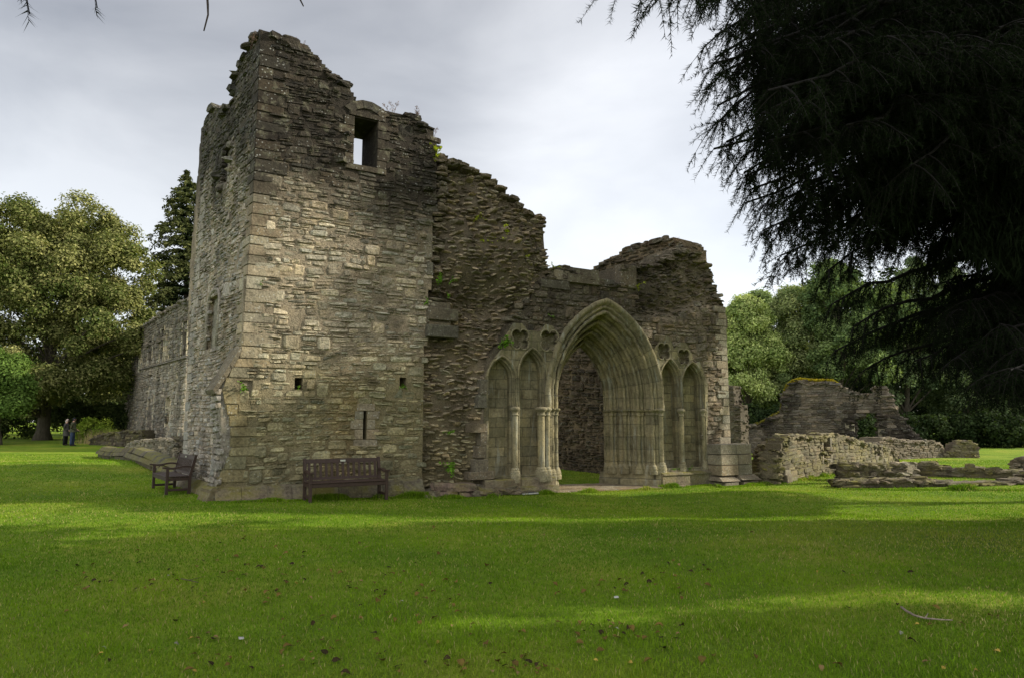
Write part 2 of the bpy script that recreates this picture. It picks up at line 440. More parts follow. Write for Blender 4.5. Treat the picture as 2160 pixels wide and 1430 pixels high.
for ax in range(3):
    for sg in (-1, 1):
        b_, c_ = [q for q in range(3) if q != ax]
        for i in (-1, 0):
            for j in (-1, 0):
                q = []
                for di, dj in ((0, 0), (1, 0), (1, 1), (0, 1)):
                    p = [0, 0, 0]; p[ax] = sg; p[b_] = i+di; p[c_] = j+dj; q.append(_ix[tuple(p)])
                if (sg > 0) == (ax == 1): q = q[::-1]
                _bf.append(q)
_bf = np.array(_bf)
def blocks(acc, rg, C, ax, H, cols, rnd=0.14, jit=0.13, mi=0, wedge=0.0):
    """irregular rounded blocks. C (n,3) centres, ax (n,3,3) rows = local axes, H (n,3) half sizes"""
    n = len(C)
    if n == 0: return
    t = _t.copy(); k = np.abs(t).sum(1)
    t[k == 3] *= 1 - rnd; t[k == 2] *= 1 - rnd*.35
    T = t[None] + rg.standard_normal((n, 26, 3)) * jit * (np.abs(_t) > 0)[None]
    if wedge: # thinner and narrower towards the outer end (local y)
        q = (1 - wedge * (T[:, :, 1:2] + 1) / 2)
        T = T * np.concatenate([1 - (1-q)*.6, np.ones_like(q), q], 2)
    L = T * H[:, None]
    P = C[:, None] + np.einsum('nvk,nkd->nvd', L, ax)
    F = (_bf[None] + (np.arange(n)*26)[:, None, None]).reshape(-1, 4)
    acc.add(P.reshape(-1, 3), F, np.repeat(cols, 26, 0) * (1 + .05*rg.standard_normal((n*26, 1))), mi, False)
def axes(rg, n, D, N, yaw=0.25, roll=0.12, pitch=0.12):
    D3 = np.array([D[0], D[1], 0]); N3 = np.array([N[0], N[1], 0]); Z3 = np.array([0, 0, 1.0])
    a, b, c = rg.standard_normal((3, n, 1)) * np.array([yaw, roll, pitch])[:, None, None]
    x = D3*np.cos(a) + N3*np.sin(a); y = -D3*np.sin(a) + N3*np.cos(a); z = np.broadcast_to(Z3, (n, 3))
    x, z = x*np.cos(b) + z*np.sin(b), -x*np.sin(b) + z*np.cos(b)
    y, z = y*np.cos(c) + z*np.sin(c), -y*np.sin(c) + z*np.cos(c)
    return np.stack([x, y, z], 1)
def torn_stones(acc, rg, rects, pl, keep, tint, base, depf, out=(0.0, 0.16), dep=0.2, var=0.2, mi=0, shift=None, warp=0.13):
    r = rects; cx, cz = (r[:, 0] + r[:, 1]) / 2, (r[:, 2] + r[:, 3]) / 2
    cz = cz + warp * vn(cx*.9, cz*.9, 0, 9) + warp*.5*vn(cx*3, cz*2, 0, 10)
    k = keep(cx, cz) & (rg.random(len(cx)) > .09); r, cx, cz = r[k], cx[k], cz[k]; n = len(r)
    if n == 0: return
    o = rg.uniform(*out, n) * rg.uniform(.3, 1.2, n)
    H = np.stack([(r[:, 1]-r[:, 0])/2*.96, np.full(n, dep), (r[:, 3]-r[:, 2])/2*.93], 1)
    C = pl.M(cx, cz, depf(cx, cz) + o - dep)
    blocks(acc, rg, C, axes(rg, n, pl.D, pl.N, .3, .15, .15), H, stone_cols(rg, n, base, var)*tint(cx, cz), mi=mi, wedge=.5)
def slab_core(acc, Mf, mask, x0, z0, cs, front, back, c, tint=None, mi=1):
    """solid core of a wall from a cell mask; front(a,z) gives the depth of its face"""
    ny, nx = mask.shape
    gx = x0 + np.arange(nx+1)*cs; gz = z0 + np.arange(ny+1)*cs
    A, Z = np.meshgrid(gx, gz)
    f = front(A, Z) if callable(front) else np.full(A.shape, front)
    f = f + 0.012 * vn(A*7, Z*7, 0, 21)
    Vf = Mf(A, Z, f).reshape(-1, 3); Vb = Mf(A, Z, np.full(A.shape, back)).reshape(-1, 3); nv = len(Vf)
    ii, jj = np.nonzero(mask); id_ = lambda i, j: i*(nx+1) + j
    q = np.stack([id_(ii, jj), id_(ii, jj+1), id_(ii+1, jj+1), id_(ii+1, jj)], 1)
    F = [q, q[:, ::-1] + nv]
    pad = np.pad(mask, 1)
    for di, dj, e in ((0, -1, (0, 3)), (0, 1, (2, 1)), (-1, 0, (1, 0)), (1, 0, (3, 2))):
        nb = ~pad[ii+1+di, jj+1+dj]
        a, b = q[nb][:, e[0]], q[nb][:, e[1]]
        F.append(np.stack([a, b, b+nv, a+nv], 1))
    cc = np.asarray(c, float) * np.ones((nv, 3))
    if tint is not None: cc = cc * tint(A.ravel(), Z.ravel())
    acc.add(np.concatenate([Vf, Vb]), F, np.concatenate([cc, cc]), mi, False)
def make_mask(poly, holes, cs):
    x0, z0 = poly.min(0) - cs; x1, z1 = poly.max(0) + cs
    nx, ny = int((x1-x0)/cs)+1, int((z1-z0)/cs)+1
    X, Z = np.meshgrid(x0 + (np.arange(nx)+.5)*cs, z0 + (np.arange(ny)+.5)*cs)
    m = inpoly(X, Z, poly)
    for h in holes: m &= ~inpoly(X, Z, h)
    return m, x0, z0
def edge_blocks(acc, rg, mask, x0, z0, cs, pl, thick, keep, base, tint, prob=.5, size=((.12, .3), (.12, .25), (.04, .075)), dens=.3, over=.04, Mf=None, mi=0, front=0.0, yaw=.3):
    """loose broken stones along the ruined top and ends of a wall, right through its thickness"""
    Mf = Mf or pl.M
    ii, jj = np.nonzero(mask); pad = np.pad(mask, 1)
    up = ~pad[ii+2, jj+1]; sd = (~pad[ii+1, jj]) | (~pad[ii+1, jj+2])
    inw = (~pad[ii+1, jj]).astype(float) - (~pad[ii+1, jj+2]).astype(float)
    A, Z = x0 + (jj+.5)*cs + inw*size[0][1]*.55, z0 + (ii+.5)*cs
    ok = (up | sd) & keep(A, Z) & (rg.random(len(A)) < prob)
    A, Z, upk = A[ok], Z[ok], up[ok]
    if len(A) == 0: return
    nt_ = max(1, int(thick / dens))
    A = np.repeat(A, nt_); Z = np.repeat(Z, nt_); n = len(A)
    T = -np.tile((np.arange(nt_)+.5)/nt_*thick, n//nt_) + rg.uniform(-.1, .1, n)
    T = np.minimum(T, -0.06) + front
    A = A + rg.uniform(-cs, cs, n)*.7; Z = Z + rg.uniform(-.5, .3, n)*cs - (size[2][0] if over < 0.05 else 0)
    H = np.stack([rg.uniform(*size[0], n), rg.uniform(*size[1], n), rg.uniform(*size[2], n)], 1)
    blocks(acc, rg, Mf(A, Z, T), axes(rg, n, pl.D, pl.N, yaw, .10, .10), H, stone_cols(rg, n, base, .2)*tint(A, Z), mi=mi)
def dressed(acc, rg, items, pl, base, Mf=None, bev=.012, dep=0.12, tint=None, mi=2):
    """squared blocks: items = (a0,a1,z0,z1,proud[,depth])"""
    Mf = Mf or pl.M
    for it in items:
        a0, a1, z0, z1, pr = it[:5]; dp = it[5] if len(it) > 5 else dep
        bm = bmesh.new(); bmesh.ops.create_cube(bm, size=1)
        bmesh.ops.bevel(bm, geom=list(bm.edges), offset=.035, segments=1, affect='EDGES')
        v = np.array([q.co[:] for q in bm.verts])
        P = np.stack([(a0+a1)/2 + v[:, 0]*(a1-a0), pr - dp/2 + v[:, 1]*dp + rg.normal(0, .004, len(v)), (z0+z1)/2 + v[:, 2]*(z1-z0)], 1)
        c = stone_cols(rg, 1, base, .13)[0]
        if tint is not None: c = c * tint(np.array([(a0+a1)/2]), np.array([(z0+z1)/2]))[0]
        W = Mf(P[:, 0], P[:, 2], P[:, 1])
        bm.verts.index_update(); by = {}
        for f in bm.faces: by.setdefault(len(f.verts), []).append([x.index for x in f.verts])
        acc.add(W, [np.array(q) for q in by.values()], c, mi, False, uv=np.stack([P[:, 0], P[:, 2]], 1))
        bm.free()
ONE = lambda a, z: np.ones((len(np.atleast_1d(a)), 3))
MS = lambda: [M['rubble'], M['mortar'], M['dressed'], M['mossy']]
# base colours (linear)
TAN = s2l((150, 141, 121)); MORT = s2l((138, 126, 106)); BROWN = s2l((115, 105, 88)); GREY = s2l((146, 139, 127)); DRESS = s2l((140, 129, 108)); ASH = s2l((144, 136, 108))

# ================================================================== the priory church
priory = empty('ruined_priory', (0, 0, 0))
tag(priory, 'large roofless stone priory ruin with square corner tower and pointed arch doorway', 'ruin')
FP = Plane((-6.2, 14.8), (.866, .5))
S0, ZF = FP.px(512, 740)
CORN = FP.poly([(460, 1000), (487, 940), (490, 890), (500, 860), (512, 740), (520, 600), (533, 450), (543, 250), (552, 110), (554, 72)])
# main corner line, leaning in as it rises
CL = FP.poly([(508, 800), (512, 740), (520, 600), (533, 450), (543, 250), (552, 70)])
CLz, CLs = CL[:, 1], CL[:, 0]
def corner(z): return np.interp(z, CLz, CLs) + 0*np.asarray(z, float)
gz0 = -0.7
SP = Plane(FP.O + FP.D*S0, (-.6, .8), flip=True)
if SP.N @ (CAM[:2] - SP.O) < 0: SP = Plane(SP.O, SP.D)
def SM(a, z, dep):
    P = SP.M(a, z, dep); sh = corner(z) - S0
    P[..., 0] += FP.D[0]*sh; P[..., 1] += FP.D[1]*sh
    return P
def spx(px, py):
    sh = 0
    for _ in range(6):
        O = SP.O + FP.D*sh; d = ray(px, py); t = ((O - CAM[:2]) @ SP.N) / (d[:2] @ SP.N)
        P = CAM + d*t; z = P[2]; sh = float(corner(z) - S0)
    return np.array([(P[:2] - O) @ SP.D, z])

# ---- the tower front
TF = [(552, 66), (575, 69), (600, 80), (612, 86), (624, 97), (655, 104), (662, 116), (678, 124), (682, 138), (694, 146), (700, 158), (735, 168), (741, 186), (745, 208), (752, 218),
      (775, 222), (800, 230), (836, 236), (850, 240), (884, 242), (892, 256), (910, 272), (918, 292), (924, 312),
      (922, 400), (912, 480), (908, 600), (900, 700), (892, 850), (888, 1060)]
tf_top = FP.poly(TF)
left_edge = FP.poly([(455, 1075), (462, 1010), (487, 955), (488, 900), (482, 868), (470, 822), (488, 782), (512, 740), (520, 600), (533, 450), (543, 250), (551, 75)])
tower_poly = np.concatenate([tf_top, left_edge]); tower_poly[:, 1] = np.maximum(tower_poly[:, 1], gz0)
W0, W1 = FP.px(745, 346), FP.px(797, 256)
win = np.array([[W0[0], W0[1]-.02], [W1[0], W0[1]-.02], [W1[0], W1[1]], [W0[0], W1[1]]])
q0, q1 = FP.px(765, 926), FP.px(775, 866)
slit = np.array([[q0[0], q0[1]], [q1[0], q0[1]], [q1[0], q1[1]], [q0[0], q1[1]]])
def rect(px0, py0, px1, py1, pl=None):
    pl = pl or FP; a = pl.px(px0, py1); b = pl.px(px1, py0)
    return np.array([[a[0], a[1]], [b[0], a[1]], [b[0], b[1]], [a[0], b[1]]])
putlogs = [rect(504, 805, 533, 824), rect(623, 797, 643, 822), rect(840, 795, 860, 821), rect(484, 856, 500, 870)]
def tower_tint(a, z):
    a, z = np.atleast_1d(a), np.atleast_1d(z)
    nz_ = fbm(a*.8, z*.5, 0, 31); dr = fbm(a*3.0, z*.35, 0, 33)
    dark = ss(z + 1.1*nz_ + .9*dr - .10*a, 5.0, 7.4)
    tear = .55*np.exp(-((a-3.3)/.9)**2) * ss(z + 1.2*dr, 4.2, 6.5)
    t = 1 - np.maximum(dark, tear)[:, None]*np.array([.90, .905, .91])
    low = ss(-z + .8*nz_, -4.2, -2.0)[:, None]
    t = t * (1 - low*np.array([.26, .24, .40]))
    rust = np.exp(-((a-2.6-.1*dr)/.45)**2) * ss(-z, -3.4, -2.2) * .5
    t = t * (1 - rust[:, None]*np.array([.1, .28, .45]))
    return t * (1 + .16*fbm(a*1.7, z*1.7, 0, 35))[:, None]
def mk_keep(poly, holes, pad=0.0):
    def k(a, z):
        r = inpoly(a, z, poly)
        for h in holes:
            c = h.mean(0); hh = c + (h - c) * (1 + pad)
            r &= ~inpoly(a, z, hh)
        return r
    return k
rg = np.random.default_rng(11)
T = Acc()
CS = .09
holes = [win, slit] + putlogs
mask, mx0, mz0 = make_mask(tower_poly, holes, CS)
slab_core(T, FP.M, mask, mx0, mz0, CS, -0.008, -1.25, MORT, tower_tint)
# blocked back of the small holes
rc = layout(rg, -1.2, 5.3, gz0, 12.0, (.045, .125), (.12, .46), .13)
# bounds per stone: kept off the quoins and off the dressed openings
frame = np.array([[W0[0]-.34, W0[1]-.2], [W1[0]+.34, W0[1]-.2], [W1[0]+.34, W1[1]+.34], [W0[0]-.34, W1[1]+.34]])
sframe = np.array([[q0[0]-.28, q0[1]-.18], [q1[0]+.3, q0[1]-.18], [q1[0]+.3, q1[1]+.2], [q0[0]-.28, q1[1]+.2]])
kt = mk_keep(tower_poly, [frame, sframe] + [p.mean(0) + (p - p.mean(0))*np.array([2.2, 1.5]) for p in putlogs])
def kq(a, z):   # off the quoin strip
    le = np.interp(z, left_edge[:, 1], left_edge[:, 0])
    return kt(a, z) & (a > le + .36)
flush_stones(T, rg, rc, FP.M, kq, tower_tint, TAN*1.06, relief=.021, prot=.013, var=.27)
# narrow filler stones behind the quoins
# top rubble
def topkeep(a, z): return (z > 6.5) & (a < 4.95 - .0*z) & (a > corner(z) + .3) & ~inpoly(a, z, win + (win - win.mean(0))*.6)
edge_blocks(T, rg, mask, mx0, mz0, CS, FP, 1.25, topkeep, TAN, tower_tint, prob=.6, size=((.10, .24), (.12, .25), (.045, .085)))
for p in putlogs:
    a0, z0_ = p.min(0); a1, z1_ = p.max(0)
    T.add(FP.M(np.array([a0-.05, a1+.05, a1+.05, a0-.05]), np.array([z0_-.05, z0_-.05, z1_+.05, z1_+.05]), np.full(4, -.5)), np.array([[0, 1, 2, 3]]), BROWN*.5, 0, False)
T.build('tower_front_wall', MS(), priory)

# ---- quoins of the tower corner: long and short, wrapping both faces
Q = Acc(); z = FP.px(470, 1018)[1]
ztop = FP.px(552, 100)[1]; alt = 0
while z < ztop:
    h = rg.uniform(.19, .31)
    zz = z + h/2
    le = float(np.interp(zz, left_edge[:, 1], left_edge[:, 0]))
    if 820 < 0: pass
    long_ = alt % 2 == 0
    wf = rg.uniform(.5, .72) if long_ else rg.uniform(.3, .42)
    ws = rg.uniform(.25, .35) if long_ else rg.uniform(.5, .62)
    hole = any((p[:, 1].min()-.03 < zz+h*.3) and (p[:, 1].max()+.02 > zz-h*.3) and p[:, 0].min() < le+wf and p[:, 0].min() < .9 for p in putlogs)
    c = stone_cols(rg, 1, DRESS*1.05, .14)[0] * tower_tint(np.array([le+.2]), np.array([zz]))[0]
    if not hole or True:
        w_ = wf if not hole else max(.16, min(p[:, 0].min() for p in putlogs[:1]) - le)
        if hole: w_ = .2
        bm = bmesh.new(); bmesh.ops.create_cube(bm, size=1)
        v = None
        bmesh.ops.bevel(bm, geom=list(bm.edges), offset=.03, segments=2, affect='EDGES')
        pr = rg.normal(.018, .006)
        v = np.array([q_.co[:] for q_ in bm.verts])
        a = le - .02 + (v[:, 0]+.5)*(w_+.02); zc = zz + v[:, 2]*(h-.018); dd = pr - (v[:, 1]+.5)*ws
        a = a + np.where(v[:, 0] < 0, (np.interp(zc, left_edge[:, 1], left_edge[:, 0]) - le)*.6, 0)
        # the block's side runs back along the side wall
        P = FP.M(a, zc, np.full(len(a), pr))
        P[:, 0] += SP.D[0]*(v[:, 1]+.5)*ws; P[:, 1] += SP.D[1]*(v[:, 1]+.5)*ws
        P += rg.normal(0, .004, P.shape)
        bm.verts.index_update(); by = {}
        for f in bm.faces: by.setdefault(len(f.verts), []).append([x.index for x in f.verts])
        Q.add(P, [np.array(k_) for k_ in by.values()], c, 0, False); bm.free()
    z += h; alt += 1
Q.build('corner_quoins', M['dressed'], priory)

# ---- tower side wall
side_px = [(554, 68), (545, 66), (536, 78), (528, 90), (520, 106), (512, 123), (506, 138), (500, 152), (492, 168), (490, 190), (491, 207), (482, 222), (473, 233), (462, 230), (456, 225), (446, 230), (438, 242), (431, 255), (424, 275),
           (420, 320), (412, 420), (406, 490), (400, 560), (397, 640), (395, 780), (394, 900), (394, 1040)]
sp_ = np.array([spx(*p) for p in side_px])
side_poly = np.concatenate([[[0.05, gz0], [0.05, sp_[0, 1]]], sp_[1:], [[sp_[-1, 0], gz0]]])
SD = sp_[-4:, 0].mean()
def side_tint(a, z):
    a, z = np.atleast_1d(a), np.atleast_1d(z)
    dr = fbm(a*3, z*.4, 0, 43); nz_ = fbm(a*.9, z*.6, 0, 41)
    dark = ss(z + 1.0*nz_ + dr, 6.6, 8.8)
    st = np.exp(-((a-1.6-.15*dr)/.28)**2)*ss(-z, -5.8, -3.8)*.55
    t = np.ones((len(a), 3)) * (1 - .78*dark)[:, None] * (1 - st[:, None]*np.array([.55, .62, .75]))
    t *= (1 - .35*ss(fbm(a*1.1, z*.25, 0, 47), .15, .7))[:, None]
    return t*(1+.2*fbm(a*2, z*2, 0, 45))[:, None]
T = Acc()
nich = rect(440, 626, 458, 706)*0
def srect(px0, py0, px1, py1):
    a = spx(px1, py1); b = spx(px0, py0)
    return np.array([[a[0], a[1]], [b[0], a[1]], [b[0], b[1]], [a[0], b[1]]])
sn = srect(441, 632, 457, 730); sw1 = srect(469, 318, 482, 380)
mask, mx0, mz0 = make_mask(side_poly, [sn, sw1], CS)
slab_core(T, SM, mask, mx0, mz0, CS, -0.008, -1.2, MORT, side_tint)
rc = layout(rg, 0, SD+.3, gz0, 12.0, (.05, .125), (.14, .42), .03)
ks = mk_keep(side_poly, [sn, sw1])
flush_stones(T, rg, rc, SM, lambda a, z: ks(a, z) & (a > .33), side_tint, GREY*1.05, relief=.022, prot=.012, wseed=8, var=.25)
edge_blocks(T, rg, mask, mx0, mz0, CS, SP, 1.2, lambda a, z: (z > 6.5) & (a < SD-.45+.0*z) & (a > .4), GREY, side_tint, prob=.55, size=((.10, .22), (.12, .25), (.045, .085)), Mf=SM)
# far corner stones
zz = 0.0
items = []
while zz < sp_[20, 1]:
    h = rg.uniform(.2, .3); w = rg.uniform(.3, .6)
    items.append((SD-w, SD+.04, zz, zz+h-.015, .02, .4)); zz += h
dressed(T, rg, [i for i in items if i[2] < 8], SP, GREY, Mf=SM, tint=side_tint)
# blocked niche and small light in the side wall
for q_, dd in ((sn, .13), (sw1, .14)):
    a0, z0_ = q_.min(0); a1, z1_ = q_.max(0)
    T.add(SM(np.array([a0-.06, a1+.06, a1+.06, a0-.06]), np.array([z0_-.06, z0_-.06, z1_+.06, z1_+.06]), np.full(4, -dd)), np.array([[0, 1, 2, 3]]), s2l((128, 124, 110)), 2, False)
sw = T.build('tower_side_wall', MS(), priory)
a0, z0_ = sn.min(0); a1, z1_ = sn.max(0); am = (a0+a1)/2
N_ = Acc()
ang = np.linspace(0, math.pi, 13)
arcp = np.stack([am + (a1-a0)/2*1.12*np.cos(ang), z1_-.25 + .42*np.sin(ang)**.8], 1)
pth = np.concatenate([[[a1+.03, z0_]], arcp, [[a0-.03, z0_]]])
tube(N_, SM(pth[:, 0], pth[:, 1], np.full(len(pth), .0)), .05, 6, GREY*.9, .2)
N_.build('blocked_niche', M['dressed'], priory)

# ---- clasping buttress low on the corner: sloped weathering, standing out past the side wall
B = Acc()
be = FP.poly([(455, 1075), (461, 1005), (466, 950), (464, 900), (462, 860), (461, 828), (468, 812), (490, 775), (513, 738)])
bz, bs = be[:, 1], be[:, 0]
zs = np.linspace(gz0, be[-1, 1], 34)
bw = 0.62
fpts = []
for z in zs:
    s_l = float(np.interp(z, bz, bs)) ; s_r = float(corner(max(z, CLz[0])))-.05
    f0 = FP.M(s_l, z, -.02); f1 = FP.M(s_l, z, -.02) + np.array([SP.D[0], SP.D[1], 0])*bw
    f2 = f1 + np.array([FP.D[0], FP.D[1], 0])*(s_r-s_l+.2); f3 = FP.M(s_r, z, -.02)
    fpts.append([f3, f0, f1, f2])
fp = np.array(fpts).astype(float); n4 = len(zs)
sub = []
for k in range(3):
    for t in np.linspace(0, 1, 8)[: 8 if k == 2 else 7]: sub.append(fp[:, k]*(1-t) + fp[:, k+1]*t)
sub = np.stack(sub, 1); m_ = sub.shape[1]
sub += .012*np.stack([vn(sub[..., 0]*9, sub[..., 1]*9, sub[..., 2]*9, q) for q in (1, 2, 3)], -1)
i = np.arange(n4-1)[:, None]*m_; j = np.arange(m_-1)[None]
B.add(sub.reshape(-1, 3), np.stack([i+j+1, i+j, i+m_+j, i+m_+j+1], -1).reshape(-1, 4), GREY*.6, 0, True)
# its dressed front blocks show beside the corner; rubble on its outer side
OB = Plane(FP.O + FP.D*float(np.interp(1.0, bz, bs)), SP.D, flip=True)
if OB.N @ (CAM[:2]-OB.O) < 0: OB = Plane(OB.O, OB.D)
def OM(a, z, dep):
    P = OB.M(a, z, dep); sh = np.interp(z, bz, bs) - float(np.interp(1.0, bz, bs))
    P[..., 0] += FP.D[0]*sh; P[..., 1] += FP.D[1]*sh; return P
rc = layout(rg, 0, bw, 0, be[-3, 1], (.07, .16), (.14, .36), .0)
flush_stones(B, rg, rc, OM, lambda a, z: (a > .05) & (a < bw-.02) & (z > .15), side_tint, GREY*.85, relief=.03, depf=lambda a, z: .03+0*a)
# weathering slabs on the slope
sl = FP.poly([(458, 828), (478, 800), (492, 778), (512, 744)])
for k in range(3):
    p0, p1 = sl[k], sl[k+1]; 
    q0_ = FP.M(p0[0]-.04, p0[1]-.02, .05); q1_ = FP.M(p1[0]-.02, p1[1]+.03, .05)
    D3 = np.array([SP.D[0], SP.D[1], 0]); up = np.array([0, 0, .1])
    vv_ = [q0_, q1_, q1_+D3*(bw+.12), q0_+D3*(bw+.12)]
    vv_ = np.array(vv_ + [p + up*.9 - np.array([FP.D[0], FP.D[1], 0])*.05 for p in vv_])
    B.add(vv_, BOXF, DRESS*.55*rg.uniform(.85, 1.1), 0, False)
B.build('corner_buttress', M['dressed'], priory)

# ---- dressed window in the tower
wd = Acc()
w0, w1, wb, wt = W0[0], W1[0], W0[1], W1[1]
it = []
for sgn, e_ in ((-1, w0), (1, w1)):
    z = wb; k = 0
    while z < wt - .05:
        h = min(rg.uniform(.2, .3), wt - z); L = (.2, .34)[k % 2] + rg.uniform(-.03, .05)
        it.append((e_-L, e_, z, z+h-.012, .02, .32) if sgn < 0 else (e_, e_+L, z, z+h-.012, .02, .32)); z += h; k += 1
it += [(w0-.2, w1+.24, wb-.15, wb-.01, .05, .4), (w0-.14, w1+.2, wt, wt+.13, .04, .5)]
dressed(wd, rg, it, FP, DRESS*.95, tint=lambda a, z: np.minimum(1, tower_tint(a, z)*1.6), mi=0)
# relieving arch
th = np.linspace(R(200), R(-20), 10)[::-1]; cxw = (w0+w1)/2+.02
for k in range(5):
    t0, t1 = R(148 - k*23.2), R(148 - (k+1)*23.2 + 1)
    rr0, rr1 = .44, .68
    pts = np.array([[cxw + rr*math.cos(t)*1.0, wt - .13 + rr*math.sin(t)*.86] for rr, t in ((rr0, t0), (rr0, t1), (rr1, t1), (rr1, t0))])
    f = FP.M(pts[:, 0], pts[:, 1], np.full(4, .03 + rg.uniform(-.005, .01))); b_ = FP.M(pts[:, 0], pts[:, 1], np.full(4, -.3))
    wd.add(np.concatenate([b_, f]), BOXF, stone_cols(rg, 1, DRESS*.2, .15)[0], 0, False)
wd.build('upper_window', M['dressed'], priory)
sd_ = Acc(); it = []
a0, z0_ = slit.min(0); a1, z1_ = slit.max(0); z = z0_; k = 0
while z < z1_-.02:
    h = min(.24, z1_-z)
    it += [(a0-(.2, .3)[k % 2], a0, z, z+h-.01, .015, .3), (a1, a1+(.3, .2)[k % 2], z, z+h-.01, .015, .3)]; z += h; k += 1
it += [(a0-.22, a1+.26, z0_-.17, z0_-.01, .02, .4), (a0-.15, a1+.18, z1_, z1_+.17, .02, .4)]
dressed(sd_, rg, it, FP, DRESS*.8, mi=0)
sd_.build('slit_window', M['dressed'], priory)
# inner back of the tower (low), so the slit and the holes look into a dim chamber
bk = Acc()
box(bk, (-1, -4.6, -.6), (4.6, -4.2, 4.6), BROWN, M=lambda v: FP.M(v[:, 0]+1.6, v[:, 2], v[:, 1]))
box(bk, (3.0, -4.2, -.6), (3.5, -1.25, 4.4), BROWN, M=lambda v: FP.M(v[:, 0]+1.6, v[:, 2], v[:, 1]))
bk.build('tower_inner_wall', M['rubble'], priory)

# ---- plinth of the tower
pt = Acc()
def prism(acc, a0, a1, prof, c, pl=FP, mi=0, n=None, jitter=.006):
    """profile (depth,z) extruded along a wall"""
    prof = np.asarray(prof, float); n = n or max(1, int((a1-a0)/.5)); cuts = np.linspace(a0, a1, n+1)
    for k in range(n):
        b0, b1 = cuts[k]+.004, cuts[k+1]-.004; m = len(prof); off = rg.normal(0, jitter)
        v = np.concatenate([pl.M(np.full(m, b), prof[:, 1]+rg.normal(0, jitter), prof[:, 0]+off) for b in (b0, b1)])
        j = np.arange(m-1)
        acc.add(v, [np.stack([j, j+m, j+m+1, j+1], 1), np.array([list(range(m))]), np.array([list(range(m, 2*m))[::-1]])], stone_cols(rg, 1, c, .14)[0], mi, False)
zp = FP.px(480, 1018)[1]
prism(pt, FP.px(452, 1030)[0], FP.px(888, 1020)[0], [(-.1, gz0), (.27, gz0), (.27, -.02), (.25, .06), (.14, .2), (.12, .27), (.05, .31), (-.1, .31)], DRESS*.55)
OB2 = Plane(FP.M(FP.px(452, 1030)[0], 0, 0)[:2] - FP.D*0.0, SP.D, flip=True)
if OB2.N @ (CAM[:2]-OB2.O) < 0: OB2 = Plane(OB2.O, OB2.D)
prism(pt, -.14, .68, [(-.1, gz0), (.19, gz0), (.19, -.02), (.17, .06), (.11, .2), (.12, .27), (.05, .31), (-.1, .31)], DRESS*.6, pl=OB2)
prism(pt, .7, SD+.3, [(-.1, gz0), (.30, gz0), (.28, -.0), (.24, .08), (.08, .24), (-.1, .24)], DRESS*.65, pl=SP)
pt.build('tower_plinth', M['mossy'], priory)
# ================================================================== torn masonry beside the tower, and the west front
def fpoly(pts): return FP.poly(pts)
torn_px = [(924, 312), (934, 326), (960, 336), (985, 346), (1002, 352), (1022, 366), (1045, 376), (1060, 386), (1074, 398), (1086, 414), (1104, 428), (1110, 440), (1130, 448), (1152, 452), (1154, 470), (1150, 500), (1152, 550), (1160, 562), (1172, 572),
           (1150, 585), (1132, 600), (1118, 640), (1095, 668), (1070, 690), (1060, 720), (1036, 745), (1022, 790), (1018, 1060), (888, 1060), (892, 850), (900, 700), (908, 600), (912, 480), (922, 400)]
torn = fpoly(torn_px); torn[:, 1] = np.maximum(torn[:, 1], gz0)
S_A = FP.px(900, 700)[0]; S_B = FP.px(1020, 900)[0]
def torn_dep(a, z):
    a, z = np.asarray(a, float), np.asarray(z, float)
    d = -.20 - .16*ss(a, S_A-.2, S_A+.5)*ss(-z, -7, -2) + .20*vn(a*1.1, z*.8, 0, 61) + .09*vn(a*3, z*2.4, 0, 62)
    d = d + .40*np.exp(-(((a-S_A-1.9)/1.3)**2 + ((z-6.2)/1.0)**2))     # bulge of core near the broken top
    d = d - .25*np.exp(-(((a-S_A-1.3)/1.2)**2 + ((z-4.9)/.5)**2))
    e = ss(a, S_B-.45, S_B+.1)*ss(-z, -3.6, -3.0); d = d*(1-e) - .08*e
    e = ss(z, 5.2, 6)*ss(-a, -S_A-.5, -S_A); return d*(1-.6*e)
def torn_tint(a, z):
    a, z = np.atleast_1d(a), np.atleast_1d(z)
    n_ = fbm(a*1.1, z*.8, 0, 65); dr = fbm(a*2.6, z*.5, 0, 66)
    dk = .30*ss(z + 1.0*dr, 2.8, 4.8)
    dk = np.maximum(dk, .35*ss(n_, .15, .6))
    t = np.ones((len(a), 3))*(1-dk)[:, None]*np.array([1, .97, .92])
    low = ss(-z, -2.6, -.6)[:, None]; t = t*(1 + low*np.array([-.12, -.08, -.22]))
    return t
T = Acc()
mask, mx0, mz0 = make_mask(torn, [], .10)
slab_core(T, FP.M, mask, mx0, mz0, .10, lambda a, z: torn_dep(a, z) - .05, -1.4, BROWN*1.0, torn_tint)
kp = mk_keep(torn, [])
# a bed of flush slabs first so that no large bare mortar shows, then the jutting ones
rc = layout(rg, torn[:, 0].min(), torn[:, 0].max(), gz0, torn[:, 1].max()+.2, (.06, .125), (.12, .33), .0)
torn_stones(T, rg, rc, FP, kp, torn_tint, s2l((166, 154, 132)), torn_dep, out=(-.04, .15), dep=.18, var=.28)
edge_blocks(T, rg, mask, mx0, mz0, .10, FP, 1.4, lambda a, z: (z > 4.2) & (a > S_A+.12), BROWN*1.1, torn_tint, prob=.65, size=((.08, .2), (.1, .22), (.035, .07)), dens=.25)
dressed(T, rg, [(*[FP.px(906, 0)[0]*0 + v for v in ()],)] if False else [], FP, DRESS)
T.build('torn_rubble_wall', [M['rubble'], M['mortar'], M['dressed'], M['mossy']], priory)
